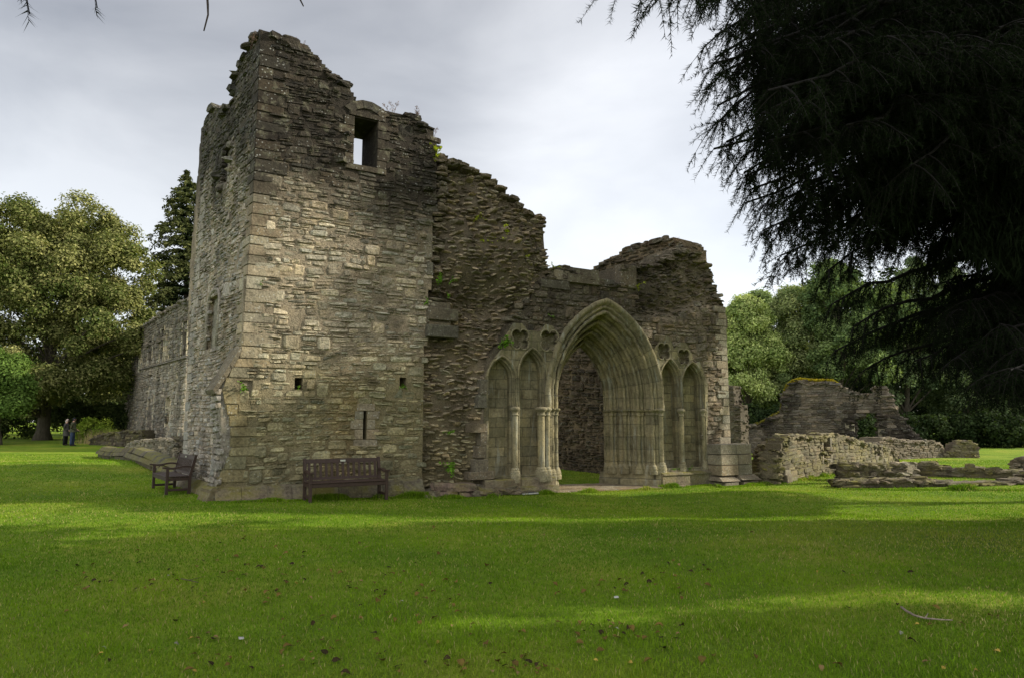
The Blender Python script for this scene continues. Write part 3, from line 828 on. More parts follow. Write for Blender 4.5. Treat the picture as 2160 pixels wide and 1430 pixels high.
# broken corbel block and tusk stones
cb = Acc()
def R4(px0, py0, px1, py1, pr, dp=.4):
    a = FP.px(px0, py1); b = FP.px(px1, py0); return (a[0], b[0], a[1], b[1], pr, dp)
dressed(cb, rg, [R4(899, 655, 962, 675, .16, .7), R4(899, 678, 950, 681, .06, .6), R4(903, 683, 948, 688, .1, .6), R4(899, 676, 940, 690, .02, .6), R4(897, 690, 962, 711, .18, .7), R4(904, 640, 950, 654, .02, .5)], FP, DRESS*.42, mi=0)
cb.build('broken_corbel', M['dressed'], priory)
for q in ((896, 495, 912, 545, .02, .12), (900, 555, 912, 580, .05, .12), (880, 497, 900, 555, .015, .12), (990, 893, 1026, 912, .06, .3), (1012, 800, 1030, 832, .05, .3), (1008, 832, 1028, 860, .03, .3),
          (1000, 968, 1028, 1004, .07, .3), (985, 993, 1040, 1012, .1, .3), (1012, 912, 1028, 940, .05, .3), (1006, 940, 1028, 966, .04, .3)):
    tk = Acc(); dressed(tk, rg, [R4(*q)], FP, DRESS*.6, mi=0); tk.build('tusk_stone', M['dressed'], priory)

# ---------------- the west front
pc0, pc1 = FP.px(1164, 1000)[0], FP.px(1391, 1000)[0]
PC = (pc0+pc1)/2; PW = (pc1-pc0)/2; ZI = FP.px(1280, 862)[1]; ZA = FP.px(1288, 645)[1]
ZB = FP.px(1180, 1012)[1]
ST = .34; hA = ZA - ZI - ST; PR = (hA**2 + PW**2)/(2*PW)
def lancet(cs, W, Rr, zb, zi, n=14, ex=0.0):
    """outline of a pointed opening"""
    ce = Rr - W; r = Rr + ex
    tm = math.acos(max(-1, min(1, ce/r))); th = np.linspace(0, tm, n)
    rt = np.stack([cs - ce + r*np.cos(th), zi + r*np.sin(th)], 1)
    lf = np.stack([cs + ce - r*np.cos(th), zi + r*np.sin(th)], 1)[::-1]
    return np.concatenate([[[cs-W-ex, zb]], [[cs+W+ex, zb]], rt, lf[1:]])
def niche(x0, x1, apx, apy, zi_py):
    a = FP.px(x0, 980)[0]; b = FP.px(x1, 980)[0]; c = (a+b)/2; W = (b-a)/2
    za = FP.px(apx, apy)[1]; zi = FP.px(apx, zi_py)[1]; h = za - zi
    return c, W, (h*h + W*W)/(2*W), zi
ZSH = FP.px(1085, 1006)[1]
NI = [niche(1028, 1087, 1053, 752, 800), niche(1094, 1152, 1132, 736, 790), niche(1395, 1440, 1418, 758, 808), niche(1443, 1488, 1467, 765, 812)]
def foil(cx, cz, r, lobes=4, n=48, rot=math.pi/4, k=.36):
    t = np.arange(n)/n*2*math.pi
    rr = r*(1 - k + k*np.abs(np.cos(lobes*(t-rot)/2))**.55*1.25)
    return np.stack([cx + rr*np.cos(t), cz + rr*np.sin(t)], 1)
FO = []
for fx, fy, rr in ((1096, 716, .27), (1158, 719, .29), (1399, 741, .25), (1441, 753, .24)):
    p = FP.px(fx, fy); FO.append((p[0], p[1], rr))
west_px = [(1172, 572), (1184, 560), (1200, 563), (1216, 574), (1245, 580), (1262, 588), (1290, 596), (1309, 603), (1310, 562), (1330, 558), (1345, 557), (1365, 556), (1385, 552), (1402, 543), (1422, 528), (1440, 519), (1458, 522), (1470, 532), (1483, 540), (1491, 549), (1500, 560), (1504, 571), (1508, 582),
           (1507, 600), (1516, 612), (1520, 622), (1530, 632), (1534, 645), (1536, 800), (1538, 1060), (1018, 1060), (1022, 790), (1036, 745), (1060, 720), (1070, 690), (1095, 668), (1118, 640), (1132, 600), (1150, 585)]
west = fpoly(west_px); west[:, 1] = np.maximum(west[:, 1], gz0)
S_E = FP.px(1537, 850)[0]
portal_hole = lancet(PC, PW-.02, PR-.0, gz0-.1, ZI+ST, ex=0)
nholes = [lancet(c, W-.0, Rr, ZSH, zi) for c, W, Rr, zi in NI]
panelL = fpoly([(1020, 1008), (1162, 1008), (1166, 800), (1185, 742), (1172, 700), (1165, 688), (1150, 684), (1138, 700), (1112, 697), (1100, 682), (1082, 682), (1062, 716), (1062, 730), (1032, 768), (1022, 800)])
panelR = fpoly([(1391, 1008), (1490, 1004), (1492, 808), (1474, 762), (1462, 768), (1458, 745), (1444, 722), (1432, 722), (1420, 738), (1414, 716), (1404, 708), (1396, 712), (1378, 738), (1388, 800)])
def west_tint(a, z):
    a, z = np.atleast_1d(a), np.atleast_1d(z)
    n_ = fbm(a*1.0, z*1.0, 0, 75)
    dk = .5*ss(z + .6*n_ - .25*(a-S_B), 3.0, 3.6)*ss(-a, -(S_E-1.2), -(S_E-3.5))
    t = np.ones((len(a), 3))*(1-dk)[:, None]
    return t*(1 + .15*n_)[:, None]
def west_dep(a, z):
    up = ss(z + .35*vn(a*1.3, z, 0, 77), FP.px(1450, 668)[1], FP.px(1450, 640)[1])*ss(a, FP.px(1330, 640)[0], FP.px(1365, 640)[0])
    return up*(-.18 + .14*vn(a*1.4, z*1.2, 0, 78))
T = Acc()
allh = [portal_hole] + nholes
# the core stops short behind niches (they are recesses): front leaf with holes, and a back leaf with only the doorway
inner_hole = lancet(PC, PW-.95, PR-.95, gz0-.1, ZI+ST)
fbig = [foil(x, z, r*1.05) for x, z, r in FO]
mask, mx0, mz0 = make_mask(west, allh + fbig, .055)
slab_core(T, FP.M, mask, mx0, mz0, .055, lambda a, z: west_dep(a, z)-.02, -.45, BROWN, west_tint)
mask2, bx0, bz0 = make_mask(west, [inner_hole], .10)
def wback(a, z, dep): return FP.M(a, z, dep)
mp_ = make_mask(west, [lancet(PC, PW+.0, PR, gz0-.1, ZI+ST)], .10)[0]
slab_core(T, FP.M, mp_, bx0, bz0, .10, -.46, -1.5, BROWN*.9, west_tint)
slab_core(T, FP.M, mask2 & ~mp_, bx0, bz0, .10, -1.44, -1.52, BROWN*.9, west_tint)
rc = layout(rg, S_B-.3, S_E+.1, gz0, west[:, 1].max()+.2, (.075, .17), (.13, .42), .07)
hood = lancet(PC, PW, PR, gz0-.1, ZI+ST, ex=.13)
kw = mk_keep(west, [hood, panelL, panelR])
rough = lambda a, z: west_dep(a, z) < -.04
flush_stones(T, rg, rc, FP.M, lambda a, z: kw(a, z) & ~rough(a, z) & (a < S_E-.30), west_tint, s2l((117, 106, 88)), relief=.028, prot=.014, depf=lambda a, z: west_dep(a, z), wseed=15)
rc = layout(rg, S_B-.3, S_E+.1, 3.5, west[:, 1].max()+.2, (.055, .11), (.10, .28), .02)
torn_stones(T, rg, rc, FP, lambda a, z: kw(a, z) & rough(a, z), west_tint, s2l((116, 105, 88)), lambda a, z: west_dep(a, z), out=(-.02, .15), dep=.16, var=.26)
mk3, ex0, ez0 = make_mask(west, [], .10)
edge_blocks(T, rg, mk3, ex0, ez0, .10, FP, 1.5, lambda a, z: (z > 4.2) & (a > FP.px(1150, 580)[0]) & (a < S_E-.22), BROWN*.95, west_tint, prob=.6, size=((.08, .2), (.1, .24), (.035, .07)), dens=.26)
# end quoins, and the return end of the wall
z = gz0; k = 0; it = []
while z < FP.px(1535, 655)[1]:
    h = rg.uniform(.17, .3); L = (.26, .46)[k % 2]+rg.uniform(-.04, .08)
    it.append((S_E-L, S_E+.015, z, z+h-.014, .02, .5)); z += h; k += 1
dressed(T, rg, it, FP, TAN*.98)
EPl = Plane(FP.M(S_E+.02, 0, 0)[:2], SP.D*np.array([1, 1]), flip=False)
T.build('west_front_wall', [M['rubble'], M['mortar'], M['dressed'], M['mossy']], priory)
# loose capping stones of the broken parapet
ls = Acc()
dressed(ls, rg, [R4(1168, 573, 1203, 590, .02, .5)], FP, DRESS*.7, mi=0)
dressed(ls, rg, [R4(1205, 572, 1262, 588, .05, .6), R4(1196, 586, 1262, 596, .10, .6), R4(1140, 596, 1200, 606, .05, .4), R4(1262, 592, 1296, 604, .03, .4), R4(1309, 562, 1341, 606, .03, .3), R4(1184, 560, 1200, 573, -.1, .4)], FP, DRESS*.34, mi=0)
ls.build('parapet_stones', M['dressed'], priory)

# ---------------- sweep of a moulded profile round a pointed opening
def sweep(acc, c, W, Rr, zb, zi, prof, pl, col_, side, nj=10, na=26, cap=None, base=None, wear=.012, seed=0):
    """prof: (r, depth) from the outer edge inwards. side +1 right, -1 left"""
    prof = np.asarray(prof, float); m = len(prof)
    tg = unit(np.gradient(prof, axis=0)); nr = np.stack([-tg[:, 1], tg[:, 0]], 1)   # towards the opening / out of the stone
    if nr[:, 0].mean() < 0: nr = -nr
    rows = []; ce = Rr - W; L = 0
    zl = np.unique(np.concatenate([np.linspace(zb, zi, nj), *( [zi + np.array(cap[0])] if cap else []), *( [zb + np.array(base[0])] if base else [])]))
    zl = zl[(zl >= zb - 1e-6) & (zl <= zi + 1e-6)]
    us = []
    for z in zl:
        b = 0.0
        if cap: b += np.interp(z - zi, cap[0], cap[1])
        if base: b += np.interp(z - zb, base[0], base[1])
        q = prof + nr*b
        rows.append(np.stack([c + side*(W - q[:, 0]), np.full(m, z), -q[:, 1]], 1)); us.append(z - zb)
    for k, f in enumerate(np.linspace(0, 1, na)[1:]):
        r = Rr - prof[:, 0]; tm = np.arccos(np.clip(ce/r, -1, 1)); th = tm*f
        rows.append(np.stack([c + side*(-ce + r*np.cos(th)), zi + r*np.sin(th), -prof[:, 1]], 1)); us.append(zi - zb + f*tm.mean()*r.mean())
    g = np.array(rows); n = len(g)
    w_ = wear*np.stack([vn(g[..., 0]*6, g[..., 1]*6, g[..., 2]*6, seed+q) for q in range(3)], -1) + wear*.6*np.stack([vn(g[..., 0]*17, g[..., 1]*13, g[..., 2]*17, seed+5+q) for q in range(3)], -1)
    g = g + w_
    P = pl.M(g[..., 0], g[..., 1], g[..., 2])
    pl_ = np.concatenate([[0], np.cumsum(np.linalg.norm(np.diff(prof, axis=0), axis=1))])
    uv = np.stack(np.broadcast_arrays(pl_[None, :] + side*.7, np.array(us)[:, None]), -1)
    i = np.arange(n-1)[:, None]*m; j = np.arange(m-1)[None]
    f = np.stack([i+j, i+j+1, i+m+j+1, i+m+j], -1).reshape(-1, 4)
    if side > 0: f = f[:, ::-1]
    acc.add(P.reshape(-1, 3), f, col_, 0, True, uv=uv.reshape(-1, 2))
def rolls(r0, d0, r1, d1, n, rad, hollow=.5, flat=.0):
    """a splayed line carrying rolls with hollows between"""
    pts = []
    v = np.array([r1-r0, d1-d0]); L = np.hypot(*v); v /= L; nn = np.array([v[1], -v[0]])
    if nn[0] < 0: nn = -nn
    for k in range(n):
        s0 = L*k/n; sl_ = L/n
        for t, h in ((0.0, -.25*hollow), (.08, -.9*hollow), (.18, -1.0*hollow), (.28, -.5*hollow), (.32, .1), (.36, .6), (.46, .95), (.55, 1.05), (.64, .95), (.74, .6), (.78, .1), (.82, -.35*hollow), (.92, -.9*hollow)):
            q = np.array([r0, d0]) + v*(s0 + t*sl_) + nn*h*rad; pts.append(q)
    pts.append(np.array([r1, d1])); return pts
portal = empty('portal'); portal.parent = priory
AC = ASH*.80
def orders(n, dr, dd, r0=0.0, d0=.02, rad=.055):
    pts = []
    for k in range(n):
        r, d = r0 + k*dr, d0 + k*dd; f = dr - rad
        # face: a small roll, a hollow, then the big roll on the arris, then a hollowed soffit
        pts += [(r+.01, d), (r+.02, d-.03), (r+.05, d-.045), (r+.08, d-.03), (r+.09, d+.01), (r+.11, d+.05), (r+f-.06, d+.05), (r+f-.045, d+.0)]
        c = (r+f, d+rad*.6)
        for t in np.linspace(math.pi*1.0, math.pi*-.35, 8): pts.append((c[0] - rad*math.cos(t)*-1 if False else c[0] + rad*math.cos(t), c[1] - rad*math.sin(t)))
        e = d + rad*1.3
        pts += [(r+dr-.05, e+.03), (r+dr-.06, e+.07), (r+dr-.03, e+.11), (r+dr+.01, e+.13), (r+dr+.015, e+.16), (r+dr-.02, e+.19), (r+dr-.03, d+dd-.04), (r+dr, d+dd-.01)]
    return pts
arch_prof = [(-.20, .02), (-.20, -.07), (-.16, -.11), (-.09, -.11), (-.04, -.05), (-.01, .02)] + orders(4, .24, .36)[1:]
jamb_prof = [(-.02, .0)] + orders(4, .24, .36, rad=.065)[1:]
ab = Acc(); jl = [Acc(), Acc()]
capz = ([-.20, -.18, -.165, -.15, -.09, -.04, -.03, .0], [0, .012, .03, .005, .02, .055, .065, .06])
basez = ([0, .10, .12, .16, .19, .22, .27, .30], [.09, .09, .07, .085, .05, .06, .02, 0])
for k, sgn in enumerate((-1, 1)):
    # arch part only (zb = zi)
    sweep(ab, PC, PW, PR, ZI+.0, ZI+ST, arch_prof, FP, AC, sgn, nj=5, na=44, wear=.016, seed=3+k)
    sweep(jl[k], PC, PW, PR, ZB+.02, ZI, jamb_prof, FP, AC*1.02, sgn, nj=26, na=1, cap=capz, base=basez, wear=.012, seed=13+k)
    v_ = None
    jl[k].build('jamb', M['moulded'], portal)
ab.build('arch_moulding', M['moulded'], portal)
# chamfered plinth under the jambs
for sgn in (-1, 1):
    pb = Acc()
    q = np.array([(-.06, -.05), (.0, -.10), (.12, .0), (1.02, 1.38), (1.02, 1.6)])
    rows = []
    for z, o in ((gz0, .12), (ZB-.16, .12), (ZB-.10, .06), (ZB+.04, .05)):
        rows.append(np.stack([PC + sgn*(PW - q[:, 0] - o*.7), np.full(len(q), z), -q[:, 1] + o*.5], 1))
    g = np.array(rows); P = FP.M(g[..., 0], g[..., 1], g[..., 2]); m = len(q)
    top = P[-1].copy(); cen = FP.M(PC + sgn*(PW+.1), ZB+.04, -.8)
    i = np.arange(3)[:, None]*m; j = np.arange(m-1)[None]
    f = np.stack([i+j, i+j+1, i+m+j+1, i+m+j], -1).reshape(-1, 4)
    pb.add(np.concatenate([P.reshape(-1, 3), cen[None]]), [f, np.array([[3*m+j_, 3*m+j_+1, 4*m] for j_ in range(m-1)])], AC*1.05, 0, False, uv=np.concatenate([np.stack([np.tile(np.linspace(0, 1.6, m), 4), g[..., 1].ravel()], 1), [[0, 0]]]))
    pb.build('jamb_plinth', M['ashlar'], portal)
th = Acc(); it = []
s = PC-PW-.1
for row, (d0, d1) in enumerate(((.35, -.2), (-.22, -.8), (-.82, -1.5))):
    s = PC-PW-.05
    while s < PC+PW+.1:
        w = rg.uniform(.4, .75); v = np.array([(s, d0), (s+w-.02, d0), (s+w-.02, d1+.02), (s, d1+.02)])
        zt = ground(*FP.M(s, 0, d0)[:2]) + .05 + rg.normal(0, .006)
        P = np.concatenate([FP.M(v[:, 0], np.full(4, zt-.25), v[:, 1]), FP.M(v[:, 0], np.full(4, zt), v[:, 1]+0)])
        th.add(P, BOXF, stone_cols(rg, 1, s2l((126, 112, 88)), .12)[0], 0, False); s += w
th.build('threshold', M['dressed'], portal)

# ---------------- arcade panels with their blind arches
def curve_panel(acc, outer, holes, depth, thick, c, mi=0):
    cu = bpy.data.curves.new('tmp', 'CURVE'); cu.dimensions = '2D'; cu.fill_mode = 'BOTH'; cu.extrude = thick/2
    for P in [outer] + holes:
        sp = cu.splines.new('POLY'); sp.points.add(len(P)-1)
        for k, p in enumerate(P): sp.points[k].co = (p[0], p[1], 0, 1)
        sp.use_cyclic_u = True
    o = bpy.data.objects.new('tmp', cu); col.objects.link(o)
    dg = bpy.context.evaluated_depsgraph_get(); me = bpy.data.meshes.new_from_object(o.evaluated_get(dg))
    v = np.array([x.co[:] for x in me.vertices]); by = {}
    for p in me.polygons: by.setdefault(len(p.vertices), []).append(list(p.vertices))
    P = FP.M(v[:, 0], v[:, 1], depth - thick/2 + v[:, 2])
    acc.add(P, [np.array(q) for q in by.values()], c, mi, False, uv=v[:, :2])
    bpy.data.objects.remove(o); bpy.data.meshes.remove(me); bpy.data.curves.remove(cu)
ASHN = ASH*.95
nm_prof = [(-.05, .0), (-.05, -.05), (-.01, -.06), (.0, -.01), (.015, .02), (.02, .05), (.05, .03), (.07, .06), (.06, .10), (.035, .12), (.04, .16), (.07, .15), (.09, .19), (.07, .22), (.05, .24), (.06, .30), (.06, .40)]
for k, (pan, ids) in enumerate(((panelL, (0, 1)), (panelR, (2, 3)))):
    A_ = Acc()
    hs = [lancet(NI[i][0], NI[i][1]-.012, NI[i][2]-.012, ZSH+.05, NI[i][3]) for i in ids]
    fs_ = [foil(*FO[i]) for i in ids]
    curve_panel(A_, pan, hs + fs_, .03, .14, AC*(.82 if k == 0 else 1.05))
    A_.build('arcade_panel', M['ashlar'], priory)
    for i in ids:
        c, W, Rr, zi = NI[i]; N_ = Acc()
        ni = empty('blind_arch'); ni.parent = priory
        for sgn in (-1, 1):
            sweep(N_, c, W, Rr, ZSH, zi, nm_prof, FP, AC*.95, sgn, nj=8, na=14, wear=.010, seed=30+i)
        N_.build('arch_moulding', M['moulded'], ni)
        Bk = Acc(); q = lancet(c, W, Rr, ZSH-.1, zi, n=14); uvq = q
        cc_ = FP.M(q[:, 0], q[:, 1], np.full(len(q), -.36) + .01*rg.standard_normal(len(q)))
        # subdivided back so that it can be uneven
        gx = np.linspace(c-W, c+W, 12); gz = np.linspace(ZSH-.1, zi+Rr, 34); GX, GZ = np.meshgrid(gx, gz)
        P = FP.M(GX, GZ, -.34 + .03*vn(GX*3, GZ*3, 0, 50+i) + .02*vn(GX*8, GZ*8, 0, 51))
        i_ = np.arange(33)[:, None]*12; j_ = np.arange(11)[None]
        cen = inpoly((GX[:-1, :-1]+GX[1:, 1:])/2, (GZ[:-1, :-1]+GZ[1:, 1:])/2, lancet(c, W, Rr, ZSH-.2, zi, ex=.1))
        f = np.stack([i_+j_, i_+j_+1, i_+13+j_, i_+12+j_], -1)[cen]
        Bk.add(P.reshape(-1, 3), f, ASHN, 0, True, uv=np.stack([GX.ravel(), GZ.ravel()], 1))
        Bk.build('niche_back', M['ashlar'], ni)
        sl = Acc(); prism(sl, c-W-.02, c+W+.02, [(-.36, ZSH+.0), (-.02, ZSH-.02), (.02, ZSH-.10)], ASHN*.8, n=1)
        sl.build('sill', M['dressed'], ni)
        # quatrefoil above
        x, z, r = FO[i]; F_ = Acc()
        th_ = np.arange(48); q1, q2, q3, q4 = foil(x, z, r*1.16), foil(x, z, r*1.06), foil(x, z, r*1.0), foil(x, z, r*.80)
        rings = [(q1, .025), (q1, .05), (q2, .055), (q3, .02), (q3, -.12), (q4, -.22), (foil(x, z, r*.5), -.24), (foil(x, z, r*.02), -.22)]
        P = np.concatenate([FP.M(q[:, 0], q[:, 1], np.full(48, d)) for q, d in rings]); f = []
        for a_ in range(len(rings)-1): f += [[a_*48+t, a_*48+(t+1) % 48, (a_+1)*48+(t+1) % 48, (a_+1)*48+t] for t in range(48)]
        F_.add(P, np.array(f)[:, ::-1], AC*(.95 if k == 0 else 1.1), 0, True, uv=np.concatenate([q for q, d in rings]))
        F_.build('quatrefoil', M['dressed'], priory)
# shafts with capitals and bases, standing in front of the piers
zc = ZI - .04
shaft_x = [(FP.px(1086, 980)[0], .075, 0), (FP.px(1140, 980)[0]+.02, .10, 0), (FP.px(1152, 980)[0]+.02, .07, .02), (FP.px(1395, 980)[0]-.0, .08, 0), (FP.px(1439, 980)[0], .07, 0), (FP.px(1487, 980)[0], .06, -.03)]
for sx, r, dd in shaft_x:
    sh = empty('shaft'); sh.parent = priory
    Mf = lambda v: FP.M(v[:, 0], v[:, 2], v[:, 1])
    a = Acc(); zz = np.linspace(ZSH+.22, zc-.16, 12)
    lathe(a, sx, .015+dd, [(r*(1+.05*vn(z*5, sx)), z) for z in zz], 12, AC*1.1, Mf)
    a.build('column', M['moulded'], sh)
    a = Acc(); lathe(a, sx, .015+dd, [(r*1.0, zc-.17), (r*1.35, zc-.16), (r*1.35, zc-.14), (r*1.05, zc-.12), (r*1.2, zc-.06), (r*1.7, zc-.02), (r*1.85, zc+.0), (r*1.85, zc+.03), (r*1.5, zc+.06), (r*.9, zc+.08)], 14, AC*1.05, Mf)
    a.build('capital', M['dressed'], sh)
    a = Acc(); z0_ = ZSH-.02
    lathe(a, sx, .015+dd, [(r*1.9, z0_-.12), (r*1.9, z0_+.10), (r*1.75, z0_+.13), (r*1.8, z0_+.15), (r*1.65, z0_+.18), (r*1.35, z0_+.19), (r*1.45, z0_+.22), (r*1.35, z0_+.245), (r, z0_+.26)], 14, AC*1.15, Mf)
    a.build('shaft_base', M['dressed'], sh)
# hood continuation of arches above capitals: short roll up to the springing
# plinth of the west front: two courses
pf = Acc()
prism(pf, FP.px(1018, 1020)[0]+0, PC-PW+.05, [(-.1, gz0), (.30, gz0), (.30, ZSH-.25), (.14, ZSH-.235), (.14, ZSH-.06), (.11, ZSH-.03), (-.1, ZSH-.02)], DRESS*.72)
pf.build('west_front_plinth', M['mossy'], priory); pf = Acc()
prism(pf, PC+PW-.05, S_E-.3, [(-.1, gz0), (.20, gz0), (.20, ZSH-.16), (.24, ZSH-.14), (.24, ZSH-.10), (.12, ZSH-.06), (-.1, ZSH-.04)], DRESS*.75)
pf.build('west_front_plinth', M['mossy'], priory); pf = Acc()
prism(pf, FP.px(890, 1030)[0], FP.px(1018, 1020)[0], [(-.3, gz0), (.22, gz0), (.22, ZSH-.3), (.05, ZSH-.22), (-.3, ZSH-.15)], BROWN*.9, jitter=.03)
pf.build('west_front_plinth', M['mossy'], priory)
# rough fallen slabs at the foot of the torn wall
fs = Acc(); n = 60
a = rg.uniform(FP.px(890, 1030)[0], FP.px(1100, 1030)[0], n); d = rg.uniform(.05, .5, n)*np.where(a > FP.px(1020, 1030)[0], .7, 1); P = FP.M(a, 0*a, d); P[:, 2] = ground(P[:, 0], P[:, 1]) + rg.uniform(-.02, .16, n)*(1-d)
blocks(fs, rg, P, axes(rg, n, FP.D, FP.N, .4, .15, .15), np.stack([rg.uniform(.12, .28, n), rg.uniform(.1, .2, n), rg.uniform(.04, .09, n)], 1), stone_cols(rg, n, BROWN*.95, .2))
fs.build('footing_rubble', M['mossy'], priory)
for px0, py0, px1, py1, pr, dp in ((893, 1008, 958, 1038, .42, .4), (940, 1012, 982, 1046, .48, .4)):
    pass
bb = Acc(); c0 = FP.M(FP.px(925, 1030)[0], 0, .42); c1 = FP.M(FP.px(962, 1035)[0], 0, .45)
for c0, h0 in ((c0, (.36, .2, .13)), (c1, (.26, .2, .11))):
    for dz in (.10, .30):
        Cc = np.array([[c0[0], c0[1], float(ground(c0[0], c0[1]))+dz-.05]])
        blocks(bb, rg, Cc, axes(rg, 1, FP.D, FP.N, .1, .04, .04), np.array([h0])*np.array([1 if dz > .2 else .8, 1, .8]), s2l((128, 110, 98))[None]*.9, jit=.07)
bb.build('plinth_boulders', M['mossy'], priory)

# ---------------- low buttress stub at the right end with weathered base slabs
bt = Acc()
ba, bb_ = FP.px(1490, 980)[0], FP.px(1553, 980)[0]+.04
zt = FP.px(1500, 936)[1]+.02; zm = FP.px(1500, 1000)[1]
it = []; z = zm; 
for r_ in range(3):
    h = (zt-zm)/3; cut = ba + (bb_-ba)*rg.uniform(.35, .6)
    it += [(ba, cut-.01, z, z+h-.012, .62, .64), (cut, bb_, z, z+h-.012, .62, .64)]; z += h
dressed(bt, rg, it, FP, DRESS*.78, mi=0)
bt.build('buttress_stub', M['dressed'], priory)
bs_ = Acc()
for a0, a1, pr, z0_, z1_ in ((ba-.12, (ba+bb_)/2-.01, .80, zm-.03, zm-.16), ((ba+bb_)/2+.01, bb_+.16, .84, zm, zm-.15), (ba-.1, (ba+bb_)/2-.05, .78, zm-.2, gz0), ((ba+bb_)/2, bb_+.12, .8, zm-.2, gz0)):
    v = np.array([(a0, .0, z1_), (a1, .0, z1_), (a1, pr, z1_), (a0, pr, z1_), (a0+.05, .0, z0_), (a1-.05, .0, z0_), (a1-.08, pr-.26 if z1_ > gz0 else pr, z0_), (a0+.08, pr-.26 if z1_ > gz0 else pr, z0_)])
    v += rg.normal(0, .012, v.shape)
    bs_.add(FP.M(v[:, 0], v[:, 2], v[:, 1]), BOXF, stone_cols(rg, 1, DRESS*.6, .12)[0], 0, False)
bs_.build('buttress_base', M['dressed'], priory)

# ---------------- nave south wall behind (its inner face, and the torn west end)
o_ = FP.M(S_E-1.0, 0, -.6)[:2]
NP = Plane(o_, (-.6, .8))
if NP.N @ (CAM[:2]-NP.O) < 0: NP = Plane(o_, (-.6, .8), flip=True)
npx = [(1500, 562), (1480, 538), (1462, 522), (1440, 510), (1422, 503), (1404, 503), (1385, 505), (1360, 513), (1338, 520), (1318, 526), (1296, 540), (1270, 552), (1250, 566), (1240, 578), (1215, 588), (1180, 650), (1150, 740), (1120, 860), (1120, 1060)]
nave_poly = NP.poly(npx); nave_poly[:, 0] = np.maximum(nave_poly[:, 0], .02); nave_poly = np.concatenate([nave_poly, [[nave_poly[-1, 0], gz0], [nave_poly[0, 0], gz0]]]); nave_poly[:, 1] = np.maximum(nave_poly[:, 1], gz0)
def nave_tint(a, z):
    a, z = np.atleast_1d(a), np.atleast_1d(z); return np.ones((len(a), 3))*np.array([.58, .53, .46])*(1+.25*fbm(a*1.2, z*1.2, 0, 85))[:, None]
T = Acc(); mask, mx0, mz0 = make_mask(nave_poly, [], .10)
slab_core(T, NP.M, mask, mx0, mz0, .10, -.02, -1.0, MORT, nave_tint)
rc = layout(rg, nave_poly[:, 0].min(), nave_poly[:, 0].max(), gz0, nave_poly[:, 1].max()+.1, (.08, .19), (.16, .5), .04)
flush_stones(T, rg, rc, NP.M, mk_keep(nave_poly, []), nave_tint, BROWN*.8, relief=.05, prot=.02, joint=.016, wseed=22)
edge_blocks(T, rg, mask, mx0, mz0, .10, NP, 1.0, lambda a, z: z > 3, BROWN, lambda a, z: ONE(a, z)*.8, prob=.6, size=((.1, .24), (.12, .25), (.035, .07)))
T.build('nave_wall', [M['rubble'], M['mortar'], M['dressed'], M['mossy']], priory)
# ================================================================== ground
def lawn_mat():
    m, n, b, o = newmat('lawn_turf')
    g = node(n, 'ShaderNodeNewGeometry'); P = g.outputs['Position']
    a1 = node(n, 'ShaderNodeTexNoise', {'Vector': P, 'Scale': 0.35, 'Detail': 5.0, 'Roughness': 0.6})
    a2 = node(n, 'ShaderNodeTexNoise', {'Vector': P, 'Scale': 3.0, 'Detail': 6.0, 'Roughness': 0.7})
    a3 = node(n, 'ShaderNodeTexNoise', {'Vector': P, 'Scale': 60.0, 'Detail': 4.0, 'Roughness': 0.7})
    c = ramp(n, a1.outputs[0], [(0.33, (0.10, 0.175, 0.014)), (0.5, (0.16, 0.24, 0.018)), (0.66, (0.25, 0.28, 0.035))])
    c = mixc(n, 1.0, c, ramp(n, a2.outputs[0], [(0.3, 0.78), (0.5, 1.0), (0.7, 1.2)]), 'MULTIPLY')
    c = mixc(n, 1.0, c, ramp(n, a3.outputs[0], [(0.3, 0.55), (0.5, 1.0), (0.7, 1.45)]), 'MULTIPLY')
    n.links.new(c, b.inputs['Base Color']); b.inputs['Roughness'].default_value = .9; b.inputs['Specular IOR Level'].default_value = .1
    bp = node(n, 'ShaderNodeBump', {'Height': a3.outputs[0], 'Strength': 1.0, 'Distance': 0.04}); n.links.new(bp.outputs[0], b.inputs['Normal'])
    return m
M['lawn'] = lawn_mat()
g = Acc()
xs = np.concatenate([-np.geomspace(500, 30, 14), np.linspace(-29, 29, 148), np.geomspace(30, 500, 14)])
ys = np.concatenate([np.linspace(-60, 2, 10), np.linspace(2.4, 60, 170), np.geomspace(61, 700, 16)])
X, Y = np.meshgrid(xs, ys); nx = len(xs)
i = np.arange(len(ys)-1)[:, None]*nx; j = np.arange(nx-1)[None]
g.add(np.stack([X, Y, ground(X, Y)], -1).reshape(-1, 3), np.stack([i+j, i+j+1, i+nx+j+1, i+nx+j], -1).reshape(-1, 4), (.08, .16, .02))
tag(g.build('lawn', M['lawn']), kind='structure')

